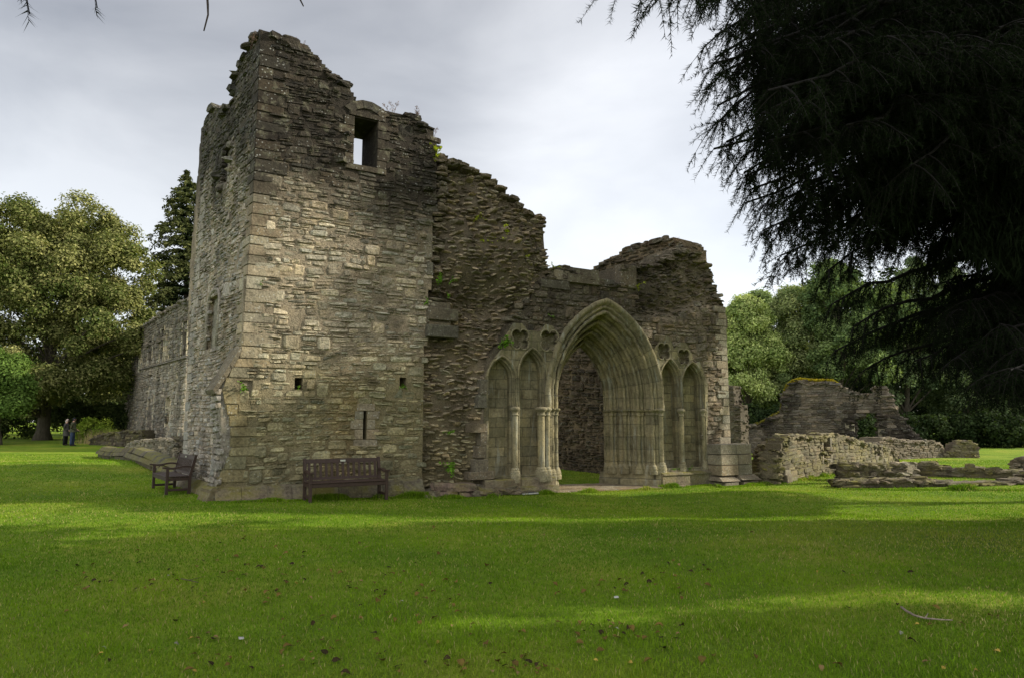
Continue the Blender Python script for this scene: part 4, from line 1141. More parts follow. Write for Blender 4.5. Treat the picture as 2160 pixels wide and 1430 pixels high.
# short mown blades
def blades(n, ymin, ymax, hmin, hmax, w, name, rg, seed=0, area=None):
    u = rg.random(n); Y = ymin*(ymax/ymin)**u; X = (rg.random(n)*2-1)*(Y*.85+3.0)
    # a ragged fringe the mower misses, along the feet of the walls
    ne = 0
    for (x0, y0), (x1, y1), k_, w_ in FRINGE:
        t_ = rg.random(k_); X[ne:ne+k_] = x0+(x1-x0)*t_ + rg.normal(0, w_, k_); Y[ne:ne+k_] = y0+(y1-y0)*t_ + rg.normal(0, w_, k_); ne += k_
    z = ground(X, Y)
    pn = fbm(X*.8, Y*.8, 0, 91)*1.1 + .8*fbm(X*.22, Y*.3, 0, 94); tall = 1 + .5*ss(fbm(X*1.7, Y*1.7, 0, 92), .1, .6)
    h = rg.uniform(hmin, hmax, n)*tall; h[:ne] *= 1 + 3.2*ss(vn(X[:ne]*2.3, Y[:ne]*2.3, 0, 96), -.2, .8); ww = w*(Y/ymin)**.75*rg.uniform(.7, 1.3, n)
    a = rg.uniform(0, 2*math.pi, n); lean = rg.uniform(.1, 1.0, n)*h; la = rg.uniform(0, 2*math.pi, n)
    dx, dy = np.cos(a)*ww, np.sin(a)*ww; lx, ly = np.cos(la)*lean, np.sin(la)*lean
    b = np.stack([X, Y, z-.004], -1)
    v = np.stack([b - np.stack([dx, dy, 0*dx], -1), b + np.stack([dx, dy, 0*dx], -1), b + np.stack([lx*.35+dx*.7, ly*.35+dy*.7, h*.62], -1), b + np.stack([lx*.35-dx*.7, ly*.35-dy*.7, h*.62], -1), b + np.stack([lx, ly, h], -1)], 1)
    base = np.array([.155, .255, .014]); yel = np.array([.30, .31, .05]); dk = np.array([.09, .175, .014]); straw = np.array([.36, .31, .13])
    t = np.clip(.5 + .9*pn + .35*rg.standard_normal(n), 0, 1)[:, None]
    c = dk*(1-t) + base*t
    t2 = np.clip(fbm(X*.35+9, Y*.5, 0, 93)*1.6 - .1 + .3*rg.standard_normal(n), 0, 1)[:, None]
    c = c*(1-t2*.6) + yel*t2*.6
    s_ = (rg.random(n) < .05 + .12*ss(fbm(X*.6, Y*.9, 0, 95), .1, .5))[:, None]; c = np.where(s_, straw, c)
    c = c*(1 + .2*rg.standard_normal((n, 1))).clip(.5, 1.6)
    f = np.arange(n)[:, None]*5
    A = Acc(); A.add(v.reshape(-1, 3), [f + np.array([0, 1, 2, 3]), f + np.array([3, 2, 4])], np.repeat(c, 5, 0), 0, False)
    return tag(A.build(name, M['grassblade']), kind='stuff')
rg = np.random.default_rng(5)
_f = lambda px, py, d: FP.M(FP.px(px, py)[0], 0, d)[:2]
FRINGE = [(_f(440, 1045, .36), _f(890, 1040, .36), 16000, .07), (_f(890, 1040, .65), _f(1010, 1040, .65), 4000, .08), (_f(1000, 1040, .38), _f(1180, 1030, .38), 5000, .06), (_f(1180, 1030, .42), _f(1370, 1020, .42), 2500, .05), (_f(1380, 1020, .3), _f(1490, 1010, .3), 3500, .05), (_f(1470, 1010, .92), _f(1575, 1010, .92), 3500, .07),
          ((8.7, 22.45), (17.5, 32.2), 9000, .1), (at(1775, 1029, 20.4)[:2], at(2170, 1021, 20.4)[:2], 9000, .1), (at(225, 962, 33)[:2], at(400, 1008, 19.5)[:2], 7000, .12)]
o = blades(680000, 3.6, 36, .018, .040, .0022, 'grass', rg)
tag(o, 'short mown green grass growing over the whole lawn', 'grass')

# ================================================================== trees
def leaf_quads(acc, rg, P, Nn, size, cols, asp=.6, fold=.25, mi=0):
    n = len(P); Nn = unit(Nn)
    r = unit(rg.standard_normal((n, 3))); t = unit(np.cross(Nn, r)); b = np.cross(Nn, t)
    s = np.broadcast_to(size, (n,))[:, None]
    v = np.stack([P - t*s*.5, P + b*s*asp*.5 + Nn*s*fold*.3, P + t*s*.5 - Nn*s*.1, P - b*s*asp*.5 + Nn*s*fold*.3], 1)
    acc.add(v.reshape(-1, 3), np.arange(n)[:, None]*4 + np.array([0, 1, 2, 3]), np.repeat(cols, 4, 0), mi, False)
def crown(acc, rg, lobes, nblob, per, blob_r, leaf, base, tip, gap=0.0, flat=.75, sun=None, asp=.6, up=.45, var=.22):
    """lobes: (centre3, radius3). leaf clumps spread over and through the volume of each lobe"""
    vol = np.array([np.prod(l[1])**(2/3) for l in lobes]); vol /= vol.sum(); centres = []
    for (c, r), f in zip(lobes, vol):
        c, r = np.array(c, float), np.array(r, float)
        nb = max(2, int(nblob*f))
        d = unit(rg.standard_normal((nb, 3))); d[:, 2] = np.where(d[:, 2] < -.55, -d[:, 2], d[:, 2])
        rad = rg.uniform(.45, 1.0, (nb, 1))**.6
        C = c + d*rad*r
        br = rg.uniform(*blob_r, nb)
        centres.append((C, d, br))
    C = np.concatenate([q[0] for q in centres]); D = np.concatenate([q[1] for q in centres]); br = np.concatenate([q[2] for q in centres])
    nb = len(C); tot = nb*per
    cl = np.repeat(C, per, 0); dr = unit(rg.standard_normal((tot, 3)) + .5*np.repeat(D, per, 0) + np.array([0, 0, .35]))
    rr = np.repeat(br, per)[:, None]*rg.uniform(.35, 1.08, (tot, 1))**.7
    P = cl + dr*rr*np.array([1, 1, flat])
    P += .12*np.repeat(br, per)[:, None]*rg.standard_normal((tot, 3))
    Nn = dr + up*np.array([0, 0, 1]) + .55*rg.standard_normal((tot, 3))
    bt = rg.standard_normal(nb)*.5
    t = np.clip(.4 + .35*np.repeat(bt, per) + .25*rg.standard_normal(tot), 0, 1)[:, None]
    c = np.asarray(base)*(1-t) + np.asarray(tip)*t
    c = c*(1 + var*rg.standard_normal((tot, 1))).clip(.45, 1.7)
    leaf_quads(acc, rg, P, Nn, leaf*rg.uniform(.6, 1.35, tot), c, asp=asp)
    return C
def limbs(acc, rg, base, top, r0, C, nl, colr, seed=1):
    base, top = np.array(base, float), np.array(top, float)
    n = 12; t = np.linspace(0, 1, n)[:, None]
    tr = base + (top-base)*t + np.stack([.35*vn(t[:, 0]*3, seed), .35*vn(t[:, 0]*3, seed+5), 0*t[:, 0]], 1)*t
    rad = r0*(1 - .85*t[:, 0]); rad[0] *= 1.5
    tube(acc, tr, rad, 10, colr, .15, seed)
    idx = rg.choice(len(C), min(nl, len(C)), replace=False)
    for k in idx:
        e_ = C[k]; hf = np.clip((e_[2]-base[2])/(top[2]-base[2])*.6, .22, .92); q = hf*(n-1); i0 = int(q); p0 = tr[i0]
        m = 7; s = np.linspace(0, 1, m)[:, None]
        mid = (p0+e_)/2 + np.array([0, 0, .12*np.linalg.norm(e_-p0)]) + .2*rg.standard_normal(3)
        p = p0*(1-s)**2 + 2*mid*s*(1-s) + e_*s**2
        rr = rad[i0]*.45*(1 - .88*s[:, 0])
        tube(acc, p, np.maximum(rr, .025), 6, colr, .1, seed+k, cap=False)
def px_lobe(px, py, rpx, Y, ry=None, dY=0.0, dep=1.0):
    c = at(px, py, Y+dY); k = (Y+dY)/FPX
    return (c, (rpx*k, rpx*k*dep, (ry or rpx)*k))
def broadleaf(name, label, cat, Y, basepx, lobes, nblob, per, blob_r, leaf, base, tip, trunk_r=.5, nl=22, bark=(.10, .085, .06), group=None, seed=1, topf=.75, **k):
    rg = np.random.default_rng(seed)
    x = at(basepx, 900, Y)[0]; gz = float(ground(x, Y))
    o = empty(name, (x, Y, gz)); tag(o, label, cat, group)
    L = [(np.array(c) - np.array([x, Y, gz]), r) for c, r in lobes]
    A = Acc(); C = crown(A, rg, L, nblob, per, blob_r, leaf, base, tip, **k)
    A.build('crown', M['leaf'], o)
    zt = max(c[2] + .2*r[2] for c, r in L); cc = np.mean([c for c, r in L], 0)
    W = Acc(); limbs(W, rg, (0, 0, -.2), (cc[0]*.5, cc[1]*.3, zt*topf), trunk_r, C, nl, bark, seed)
    W.build('trunk', M['bark'], o)
    return o
Ys = 52
broadleaf('sycamore_tree', 'huge round sycamore with yellowish seed clusters left of the ruin', 'tree', Ys, 92,
          [px_lobe(60, 590, 165, Ys, 165), px_lobe(150, 580, 110, Ys, 155), px_lobe(235, 590, 68, Ys, 100), px_lobe(215, 700, 92, Ys, 110), px_lobe(-60, 640, 130, Ys, 150), px_lobe(120, 740, 120, Ys, 70), px_lobe(190, 810, 66, Ys, 50), px_lobe(70, 830, 80, Ys-3, 46), px_lobe(-30, 820, 90, Ys-3, 56)],
          360, 760, (.7, 1.5), .22, (.065, .09, .02), (.33, .315, .125), trunk_r=.5, nl=40, seed=21)
broadleaf('maple_tree', 'bright green low spreading tree at left edge below the sycamore', 'tree', 44, 0,
          [px_lobe(-5, 790, 42, 44, 50), px_lobe(30, 815, 28, 44, 34), px_lobe(-40, 820, 60, 44, 74), px_lobe(38, 862, 30, 44, 22), px_lobe(5, 850, 40, 44, 36)], 130, 330, (.5, 1.0), .17, (.055, .10, .02), (.16, .24, .05), trunk_r=.2, nl=12, seed=22)
def conifer(name, label, Y, basepx, toppx, toppy, rpx, seed, dark=(.03, .048, .018), tip=(.12, .125, .045), layers=26, nb=11, z0f=.12, group=None, per=70, leaf=.32):
    rg = np.random.default_rng(seed); top = at(toppx, toppy, Y); x = at(basepx, 900, Y)[0]; gz = float(ground(x, Y))
    o = empty(name, (x, Y, gz)); tag(o, label, 'tree', group)
    H = top[2] - gz; Rm = rpx*Y/FPX; dx = top[0] - x
    W = Acc(); t = np.linspace(0, 1, 10)
    tube(W, np.stack([dx*t, 0*t, H*t - .2], 1), .4*(1-.95*t)+.02, 8, (.08, .06, .045), .1, seed)
    A = Acc(); P, N_, S_, Cc = [], [], [], []
    for l in range(layers):
        f = z0f + (1-z0f)*(l/(layers-1))**.9; R_ = Rm*(1 - f)**.72*rg.uniform(.8, 1.1) + .25
        for b in range(nb):
            a = rg.uniform(0, 2*math.pi); L = R_*rg.uniform(.75, 1.15)
            n = max(10, int(per*L/Rm*1.2)); s = rg.random(n)**.7
            d = np.array([math.cos(a), math.sin(a), 0]); sd_ = np.array([-d[1], d[0], 0])
            droop = .12*L*np.sin(s*2.2) - .32*L*s**2 + .1*L*s**4
            p = np.array([dx*f, 0, H*f]) + d*(L*s)[:, None] + sd_*(rg.standard_normal(n)*.2*L*(1-.5*s))[:, None]*.5
            p[:, 2] += droop - np.abs(rg.standard_normal(n))*.22*(.3+s)
            P.append(p); N_.append(np.array([0, 0, 1.]) + .7*rg.standard_normal((n, 3)) + d*.3)
            tt = np.clip(s*1.0 - .25 + .2*rg.standard_normal(n), 0, 1)[:, None]
            Cc.append(np.array(dark)*(1-tt) + np.array(tip)*tt)
            if l % 2 == 0 and b < 6:
                ss_ = np.linspace(0, .9, 5); q = np.array([dx*f, 0, H*f]) + d*(L*ss_)[:, None]; q[:, 2] += .12*L*np.sin(ss_*2.2) - .32*L*ss_**2
                tube(W, q, .05*(1-ss_)+.012, 5, (.07, .055, .04), cap=False)
    P = np.concatenate(P); leaf_quads(A, rg, P, np.concatenate(N_), leaf*rg.uniform(.6, 1.4, len(P)), np.concatenate(Cc), asp=.38)
    A.build('crown', M['needle'], o); W.build('trunk', M['bark'], o)
    return o
conifer('spruce_tree', 'tall dark spruce with ragged drooping boughs close behind the tower', 66, 392, 394, 362, 175, 31, layers=34, nb=18, per=110, leaf=.42)
conifer('spruce_tree', 'dark spruce half hidden behind the left range wall', 78, 335, 350, 560, 90, 32, layers=22, nb=12, per=80, leaf=.42)

# right-hand wood
G = 'trees of the wood behind the ruins'
WOOD = [
 ('ash_tree', 'pale yellow-green ash standing against the right end of the facade', 58, 1572, [px_lobe(1572, 690, 48, 58, 60), px_lobe(1560, 790, 60, 58, 80), px_lobe(1610, 760, 40, 58, 60)], (.09, .15, .03), (.20, .25, .07), 41, .26),
 ('ash_tree', 'narrow pointed mid green tree just right of the pale ash', 64, 1604, [px_lobe(1602, 650, 22, 64, 34), px_lobe(1606, 720, 38, 64, 70), px_lobe(1604, 820, 50, 64, 80)], (.05, .095, .02), (.12, .17, .045), 42, .26),
 ('beech_tree', 'broad tree with domed grey-green top above the mossy gable', 60, 1675, [px_lobe(1668, 665, 42, 60, 55), px_lobe(1690, 740, 74, 60, 90), px_lobe(1650, 800, 62, 60, 70)], (.055, .095, .022), (.145, .18, .055), 43, .26),
 ('beech_tree', 'dark green rounded tree over the ruined doorway', 56, 1770, [px_lobe(1770, 650, 62, 56, 80), px_lobe(1750, 600, 34, 56, 45), px_lobe(1790, 760, 85, 56, 100), px_lobe(1850, 680, 60, 56, 80)], (.03, .065, .014), (.09, .135, .032), 44, .26),
 ('beech_tree', 'dense tree right of the ruined gable with glossy leaf clumps', 58, 1905, [px_lobe(1905, 730, 80, 58, 110), px_lobe(1930, 830, 90, 58, 70), px_lobe(1960, 660, 80, 58, 120)], (.028, .058, .016), (.085, .125, .04), 45, .27),
 ('beech_tree', 'deep green tree behind the stone stack at far right', 60, 2040, [px_lobe(2040, 720, 90, 60, 130), px_lobe(2060, 840, 90, 60, 70)], (.024, .05, .013), (.07, .105, .03), 46, .27),
 ('beech_tree', 'shadowy tree filling the right edge above the bright lawn', 62, 2150, [px_lobe(2150, 730, 95, 62, 140), px_lobe(2150, 850, 90, 62, 60)], (.022, .046, .012), (.06, .09, .026), 47, .27)]
for nm, lb, Y, bp, lob, cb_, ct, sd_, lf in WOOD:
    broadleaf(nm, lb, 'tree', Y, bp, lob, 170, 480, (.5, 1.15), lf*.8, np.array(cb_)*np.array([2.2, 1.8, 2.4]) + .018, np.array(ct)*np.array([2.5, 2.15, 2.8]) + .03, trunk_r=.3, nl=22, group=G, seed=sd_, topf=.85)  # leaf colours lifted and greyed in place of distance haze
# undergrowth and the wood's dark interior, read as masses
def bush_mass(name, label, cat, boxes, nblob, per, br, leaf, base, tip, seed, kind='stuff'):
    rg = np.random.default_rng(seed); A = Acc(); lob = []
    for px0, px1, py0, py1, Y in boxes:
        for px in np.arange(px0, px1, 45):
            lob.append(px_lobe(px + rg.uniform(-10, 10), (py0+py1)/2 + rg.uniform(-8, 8), 42, Y + rg.uniform(-2, 2), (py1-py0)/2*rg.uniform(.75, 1.15)))
    crown(A, rg, lob, nblob, per, br, leaf, base, tip)
    o = A.build(name, M['leaf']); tag(o, label, cat, kind=kind); return o
bush_mass('undergrowth', 'dark tangled undergrowth along the edge of the right wood', 'undergrowth', [(1540, 2300, 870, 955, 54), (1540, 2300, 800, 940, 66)], 800, 280, (.5, 1.1), .24, (.016, .03, .010), (.045, .065, .022), 51)
bush_mass('undergrowth', 'dark shrubs beneath the sycamore behind the two walkers', 'undergrowth', [(-200, 300, 850, 925, 56), (-200, 330, 780, 910, 68), (230, 420, 700, 900, 76)], 800, 280, (.5, 1.1), .24, (.028, .045, .012), (.09, .115, .035), 52)
bush_mass('woodland', 'mass of far woodland closing the view behind the ruins', 'woodland', [(-250, 330, 760, 920, 92), (1500, 2400, 690, 930, 88), (1750, 2400, 560, 900, 92)], 900, 200, (1.0, 2.0), .5, (.020, .035, .010), (.045, .065, .018), 53)
# ================================================================== the great fir that overhangs the lawn
rgf = np.random.default_rng(77)
FB = np.array([9.3, 9.0, 0.0]); FB[2] = float(ground(9.3, 9.0))
fir = empty('fir_tree', tuple(FB)); tag(fir, 'great dark fir overhanging from the right with long hanging needled twigs', 'tree')
def twig_template(rg, nn, L=1.0, nl=.03, w=.0016):
    """needles round a unit twig along +x; returns verts (k,3) tris"""
    s = rg.random(nn); a = rg.uniform(0, 2*math.pi, nn)
    d = np.stack([np.full(nn, .75), np.cos(a), np.sin(a)], 1); d = unit(d)
    return s, d
tw_pos, tw_dir, tw_len = [], [], []
WB = Acc()
BC = (.014, .012, .010)
def addtwigs(P, D, L):
    tw_pos.append(P); tw_dir.append(D); tw_len.append(L)
def bough(p0, p1, sag=.10, nside=20, side=1.1, hang=.55, r=.055, dens=1.0, spread=1.0):
    p0, p1 = np.array(p0, float), np.array(p1, float); Lb = np.linalg.norm(p1-p0)
    n = 16; t = np.linspace(0, 1, n)[:, None]
    mid = (p0+p1)/2 + np.array([0, 0, sag*Lb])
    P = p0*(1-t)**2 + 2*mid*t*(1-t) + p1*t*t + np.array([0, 0, .06])*Lb*np.sin(t*3.1) + .04*rgf.standard_normal((n, 3))*t
    tube(WB, P - FB, r*(1-.88*t[:, 0])+.004, 6, BC, .1, 3, cap=False)
    T_ = unit(np.gradient(P, axis=0))
    ns = int(nside*dens)
    for k in range(ns):
        f = 1 - .82*((k+rgf.random())/ns)**1.15; q = f*(n-1); i0 = min(n-2, int(q)); b = P[i0]*(1-(q-i0)) + P[i0+1]*(q-i0)
        tg = T_[i0]; sdv = unit(np.cross(tg, [0, 0, 1]))*(1 if k % 2 else -1)
        L = side*(1.15 - .75*f)*rgf.uniform(.6, 1.2)
        d0 = unit(tg*.55 + sdv*spread + np.array([0, 0, rgf.uniform(-.35, .1)]))
        m = 6; s = np.linspace(0, 1, m)[:, None]
        Q = b + d0*s*L + np.array([0, 0, -1.])*(s**2)*L*rgf.uniform(.25, .6)
        tube(WB, Q - FB, .010*(1-s[:, 0])+.002, 4, BC, cap=False)
        nt_ = max(4, int(L/.045)); s2 = rgf.random(nt_)
        bp = np.stack([np.interp(s2, s[:, 0], Q[:, c]) for c in range(3)], 1)
        dd = unit(d0*rgf.uniform(.1, .7, (nt_, 1)) + rgf.standard_normal((nt_, 3))*.35 + np.array([0, 0, -1.])*rgf.uniform(.2, 1.5, (nt_, 1))*hang*1.6)
        addtwigs(bp, dd, rgf.uniform(.10, .30, nt_)*(.6+hang*.8))
        addtwigs(Q[-1:], unit(Q[-1:]-Q[-2:-1]), np.array([.16]))
    nd_ = int(Lb/.16*dens); s2 = rgf.uniform(.25, 1, nd_); bp = np.stack([np.interp(s2, t[:, 0], P[:, c]) for c in range(3)], 1)
    addtwigs(bp, unit(rgf.standard_normal((nd_, 3))*.35 + np.array([-.2, -.1, -1.])), rgf.uniform(.15, .4, nd_)*(.6+hang))
    addtwigs(P[-1:], unit(P[-1:]-P[-2:-1] - np.array([[0, 0, .4]])), np.array([.35]))
# boughs: tips measured where the photo shows them, each at its own distance; all start from the one trunk
def B_(px, py, Y, z0, **k):
    tip = at(px, py, Y); bough(FB + np.array([-.2, -.05, z0]), tip, **k)
tips = [(1500, 20, 5.6, 7.6), (1560, 60, 6.2, 8.2), (1600, 10, 5.0, 6.9), (1680, 60, 6.6, 7.6), (1500, 330, 6.4, 6.6), (1530, 230, 6.0, 6.6), (1510, 150, 5.6, 6.2), (1560, 330, 6.8, 6.2), (1545, 120, 6.8, 7.0),
        (1600, 250, 5.6, 5.8), (1650, 180, 5.2, 5.6), (1640, 380, 6.6, 5.6), (1580, 410, 7.0, 5.6), (1700, 300, 6.2, 5.2), (1760, 150, 5.5, 5.2), (1780, 260, 5.8, 4.8), (1620, 440, 7.4, 5.6), (1680, 470, 7.6, 5.2), (1590, 440, 7.4, 5.9), (1610, 500, 7.8, 5.6), (1650, 540, 8.2, 5.4), (1690, 520, 8.4, 5.4), (1655, 480, 7.6, 5.6), (1720, 470, 7.4, 5.2), (1560, 380, 7.2, 6.0), (1740, 560, 8.8, 5.0), (1790, 470, 8.0, 5.0), (1700, 400, 7.0, 5.4), 
        (1860, 80, 5.4, 4.8), (1900, 220, 6.0, 4.6), (1960, 120, 5.6, 5.0), (1820, 380, 7.4, 4.9), (1900, 420, 8.2, 4.6), (2000, 330, 7.5, 4.3), (2040, 180, 6.2, 4.4), (2100, 60, 5.8, 4.9), (2120, 280, 7.0, 4.2),
        (1760, 420, 7.8, 5.0), (1840, 500, 9.0, 4.8), (1950, 520, 9.0, 4.2), (2050, 450, 8.6, 4.0), (2130, 420, 8.0, 3.9), (1990, 600, 9.5, 3.6), (2080, 600, 9.0, 3.3), (2140, 560, 8.5, 3.6), (2060, 700, 9.2, 2.9), (2140, 690, 8.6, 2.8), (2110, 760, 9.4, 2.4), (2160, 640, 8.2, 3.0)]
for k, (px, py, Y, z0) in enumerate(tips):
    B_(px + rgf.uniform(-8, 8), py + rgf.uniform(-8, 8), Y, z0, side=1.15 if px > 1620 else .6, dens=1.4 if px > 1560 else 1.0, hang=.5 if px > 1620 else .32, sag=.06)
for px, py, Y, z0 in ((1495, 75, 5.6, 7.4), (1510, 120, 5.9, 7.0), (1500, 180, 6.0, 6.8), (1505, 260, 6.2, 6.6), (1530, 300, 6.5, 6.4), (1550, 20, 5.4, 7.2), (1575, 370, 6.8, 6.2)):
    B_(px, py, Y, z0, side=.75, dens=1.9, hang=.4)
for k in range(34):
    px, py = rgf.uniform(1560, 1760), rgf.uniform(-40, 330); Y = rgf.uniform(5.4, 8.0); e_ = at(px, py, Y)
    B_(px, py, Y, max(3.6, e_[2] + rgf.uniform(.3, 1.6)), side=.8, dens=1.5, hang=.4)
for k in range(46):   # the thick middle of the crown
    px, py = rgf.uniform(1680, 2150), rgf.uniform(-60, 560)
    if py > 250 + (px-1680)*.9: continue
    Y = rgf.uniform(6.2, 9.2); e_ = at(px, py, Y)
    B_(px, py, Y, max(2.8, e_[2] + rgf.uniform(.0, 1.4)), side=1.25, dens=1.5, hang=.5)
# low sweeping mossy boughs
for px, py, Y, z0 in ((1640, 420, 8.2, 5.2), (1690, 450, 8.6, 5.2), (1740, 530, 10.4, 4.9), (1745, 640, 10.8, 4.0), (1900, 690, 10.8, 3.7), (1760, 740, 11.0, 3.6), (1830, 780, 11.0, 3.3), (1930, 760, 10.0, 3.2), (1860, 500, 10.6, 4.6), (1790, 690, 10.4, 3.8), (1960, 520, 9.6, 4.2)):
    B_(px, py, Y, z0, side=1.0, dens=1.3, hang=.75, sag=.04, r=.07)
for px, py, Y, z0 in ((2010, 760, 8.2, 2.9), (2060, 790, 8.0, 2.4), (2110, 800, 7.6, 2.4), (2150, 780, 7.0, 2.5), (1980, 680, 8.8, 3.2), (2150, 740, 7.4, 2.8), (2030, 640, 8.0, 3.4), (2100, 700, 7.5, 3.1)):
    B_(px, py, Y, z0, side=.9, dens=1.8, hang=.7, sag=.03)
# twigs reaching over the camera into the top of the frame
for px, py, Y, z0 in ((1390, 50, 4.2, 6.4), (1430, 30, 4.6, 6.6), (1300, 5, 3.6, 6.2), (1340, -20, 3.9, 6.4), (1480, 10, 5.0, 6.8)):
    B_(px, py-26, Y, z0, side=.35, dens=.9, hang=.35, sag=.05, spread=.6)
hi = np.array([.2, 2.2, 3.9]); lo_ = at(430, -60, 2.3)
bough(FB + np.array([-.2, -.2, 6.0]), at(700, -260, 2.6), side=.3, dens=.5, hang=.2, sag=.02)
for px, py, Y, up_ in ((62, 30, 1.75, -60), (205, 18, 2.2, -40)):
    e_ = at(px, py, Y); s_ = at(px-12, py-75, Y*.99); far_ = at(700, -260, 2.6)
    q = np.array([far_, (far_+s_)/2 + [0, 0, .03], s_, e_]); tube(WB, q - FB, [.012, .009, .004, .002], 5, BC, cap=False)
    addtwigs(s_[None], unit(e_-s_)[None], np.array([np.linalg.norm(e_-s_)])); addtwigs(s_[None], unit(e_-s_ + np.array([-.03, 0, 0]))[None], np.array([.05]))
for pts, Y in (([(470, -120), (436, -30), (438, 10), (439, 32), (430, 66)], 1.9), (([(600, -60), (628, -10), (640, 14)]), 2.0)):
    q = np.array([at(700, -260, 2.6)] + [at(x, y, Y) for x, y in pts]); tube(WB, q - FB, np.linspace(.006, .002, len(q)), 5, (.06, .045, .04), cap=True)
# trunk and the upper crown above the picture
t = np.linspace(0, 1, 14)
tube(WB, np.stack([.2*np.sin(t*2), 0*t, 25*t - .3], 1), .50*(1-.93*t), 14, (.07, .055, .045), .12, 5)
UC = Acc(); P, N_, Cc = [], [], []
for l in range(30):
    f = .32 + .68*l/29; R_ = 5.6*(1-f)**.75 + .5
    for b in range(13):
        a = rgf.uniform(0, 2*math.pi)
        L = R_*rgf.uniform(.7, 1.1); n = 70; s = rgf.random(n)**.7; d = np.array([math.cos(a), math.sin(a), 0]); sv = np.array([-d[1], d[0], 0])
        p = np.array([0, 0, 25*f]) + d*(L*s)[:, None] + sv*(rgf.standard_normal(n)*.3*(.4+L*.1))[:, None]; p[:, 2] += -.22*L*s**2 - np.abs(rgf.standard_normal(n))*.35
        P.append(p); N_.append(np.array([0, 0, 1.]) + .6*rgf.standard_normal((n, 3)))
P = np.concatenate(P); leaf_quads(UC, rgf, P, np.concatenate(N_), .5*rgf.uniform(.6, 1.3, len(P)), np.tile([[.022, .036, .012]], (len(P), 1)), asp=.4)
# denser sprays deep in the crown, hanging
n = 110000; px_ = rgf.uniform(1590, 2330, n); py_ = rgf.uniform(-150, 720, n); Yd = rgf.uniform(7.0, 10.5, n)
ok = (py_ < 330 + (px_-1620)*.48) & (vn(px_/90, py_/90, Yd*.8, 5) > .02 - np.maximum(0, px_-1750)/900)
Pq = np.array([at(a, b, c) for a, b, c in zip(px_[ok], py_[ok], Yd[ok])]) - FB; Pq = Pq[Pq[:, 2] > 2.2]; n = len(Pq)
hd = unit(np.array([0, 0, -1.]) + rgf.standard_normal((n, 3))*.45); sdv = unit(np.cross(hd, rgf.standard_normal((n, 3)))); s_ = rgf.uniform(.10, .30, (n, 1))
vq = np.stack([Pq, Pq + hd*s_*.5 + sdv*.009, Pq + hd*s_, Pq + hd*s_*.5 - sdv*.009], 1)
UC.add(vq.reshape(-1, 3), np.arange(n)[:, None]*4 + np.array([0, 1, 2, 3]), (.007, .011, .004), 0, False)
# needles on every twig
TP, TD, TL = np.concatenate(tw_pos), np.concatenate(tw_dir), np.concatenate(tw_len)
nt_ = len(TP); print('twigs', nt_)
dist = np.linalg.norm(TP - CAM, axis=1)
def needles(sel, per_m, nlen, w):
    P0, D, L = TP[sel], TD[sel], TL[sel]
    if len(P0) == 0: return
    cnt = np.maximum(6, (L*per_m).astype(int)); idx = np.repeat(np.arange(len(P0)), cnt); n = len(idx)
    s = rgf.random(n); curve = -.25*(s**2)*L[idx]
    b = P0[idx] + D[idx]*(s*L[idx])[:, None]; b[:, 2] += curve
    r = unit(rgf.standard_normal((n, 3))); pr = unit(r - (r*D[idx]).sum(1, keepdims=True)*D[idx])
    nd = unit(D[idx]*.75 + pr); ln = nlen*rgf.uniform(.7, 1.15, n)
    sd_ = unit(np.cross(nd, rgf.standard_normal((n, 3))))*w
    v = np.stack([b - sd_, b + sd_, b + nd*ln[:, None]], 1) - FB
    c = np.array([.009, .015, .005])*(1 + .3*rgf.standard_normal((n, 1))).clip(.4, 1.8)
    UC.add(v.reshape(-1, 3), np.arange(n)[:, None]*3 + np.array([0, 1, 2]), np.repeat(c, 3, 0), 0, False)
    # twig stems
    m = len(P0); e_ = P0 + D*L[:, None]; e_[:, 2] -= .25*L
    mid = P0 + D*(L*.5)[:, None]; mid[:, 2] -= .0625*L
    u = unit(np.cross(D, [0.3, .8, .1]))*.0016*(1 if nlen < .04 else 1.5)
    vv = np.stack([P0-u*1.6, P0+u*1.6, mid+u, mid-u, e_+u*.4, e_-u*.4], 1) - FB
    WB.add(vv.reshape(-1, 3), [np.arange(m)[:, None]*6 + np.array([0, 1, 2, 3]), np.arange(m)[:, None]*6 + np.array([3, 2, 4, 5])], BC, 0, False)
needles(dist < 4.5, 300, .036, .0014)
needles((dist >= 4.5) & (dist < 8.5), 190, .052, .0030)
needles(dist >= 8.5, 120, .060, .0046)
UC.build('crown', M['needle'], fir); WB.build('trunk', M['darkbark'], fir)
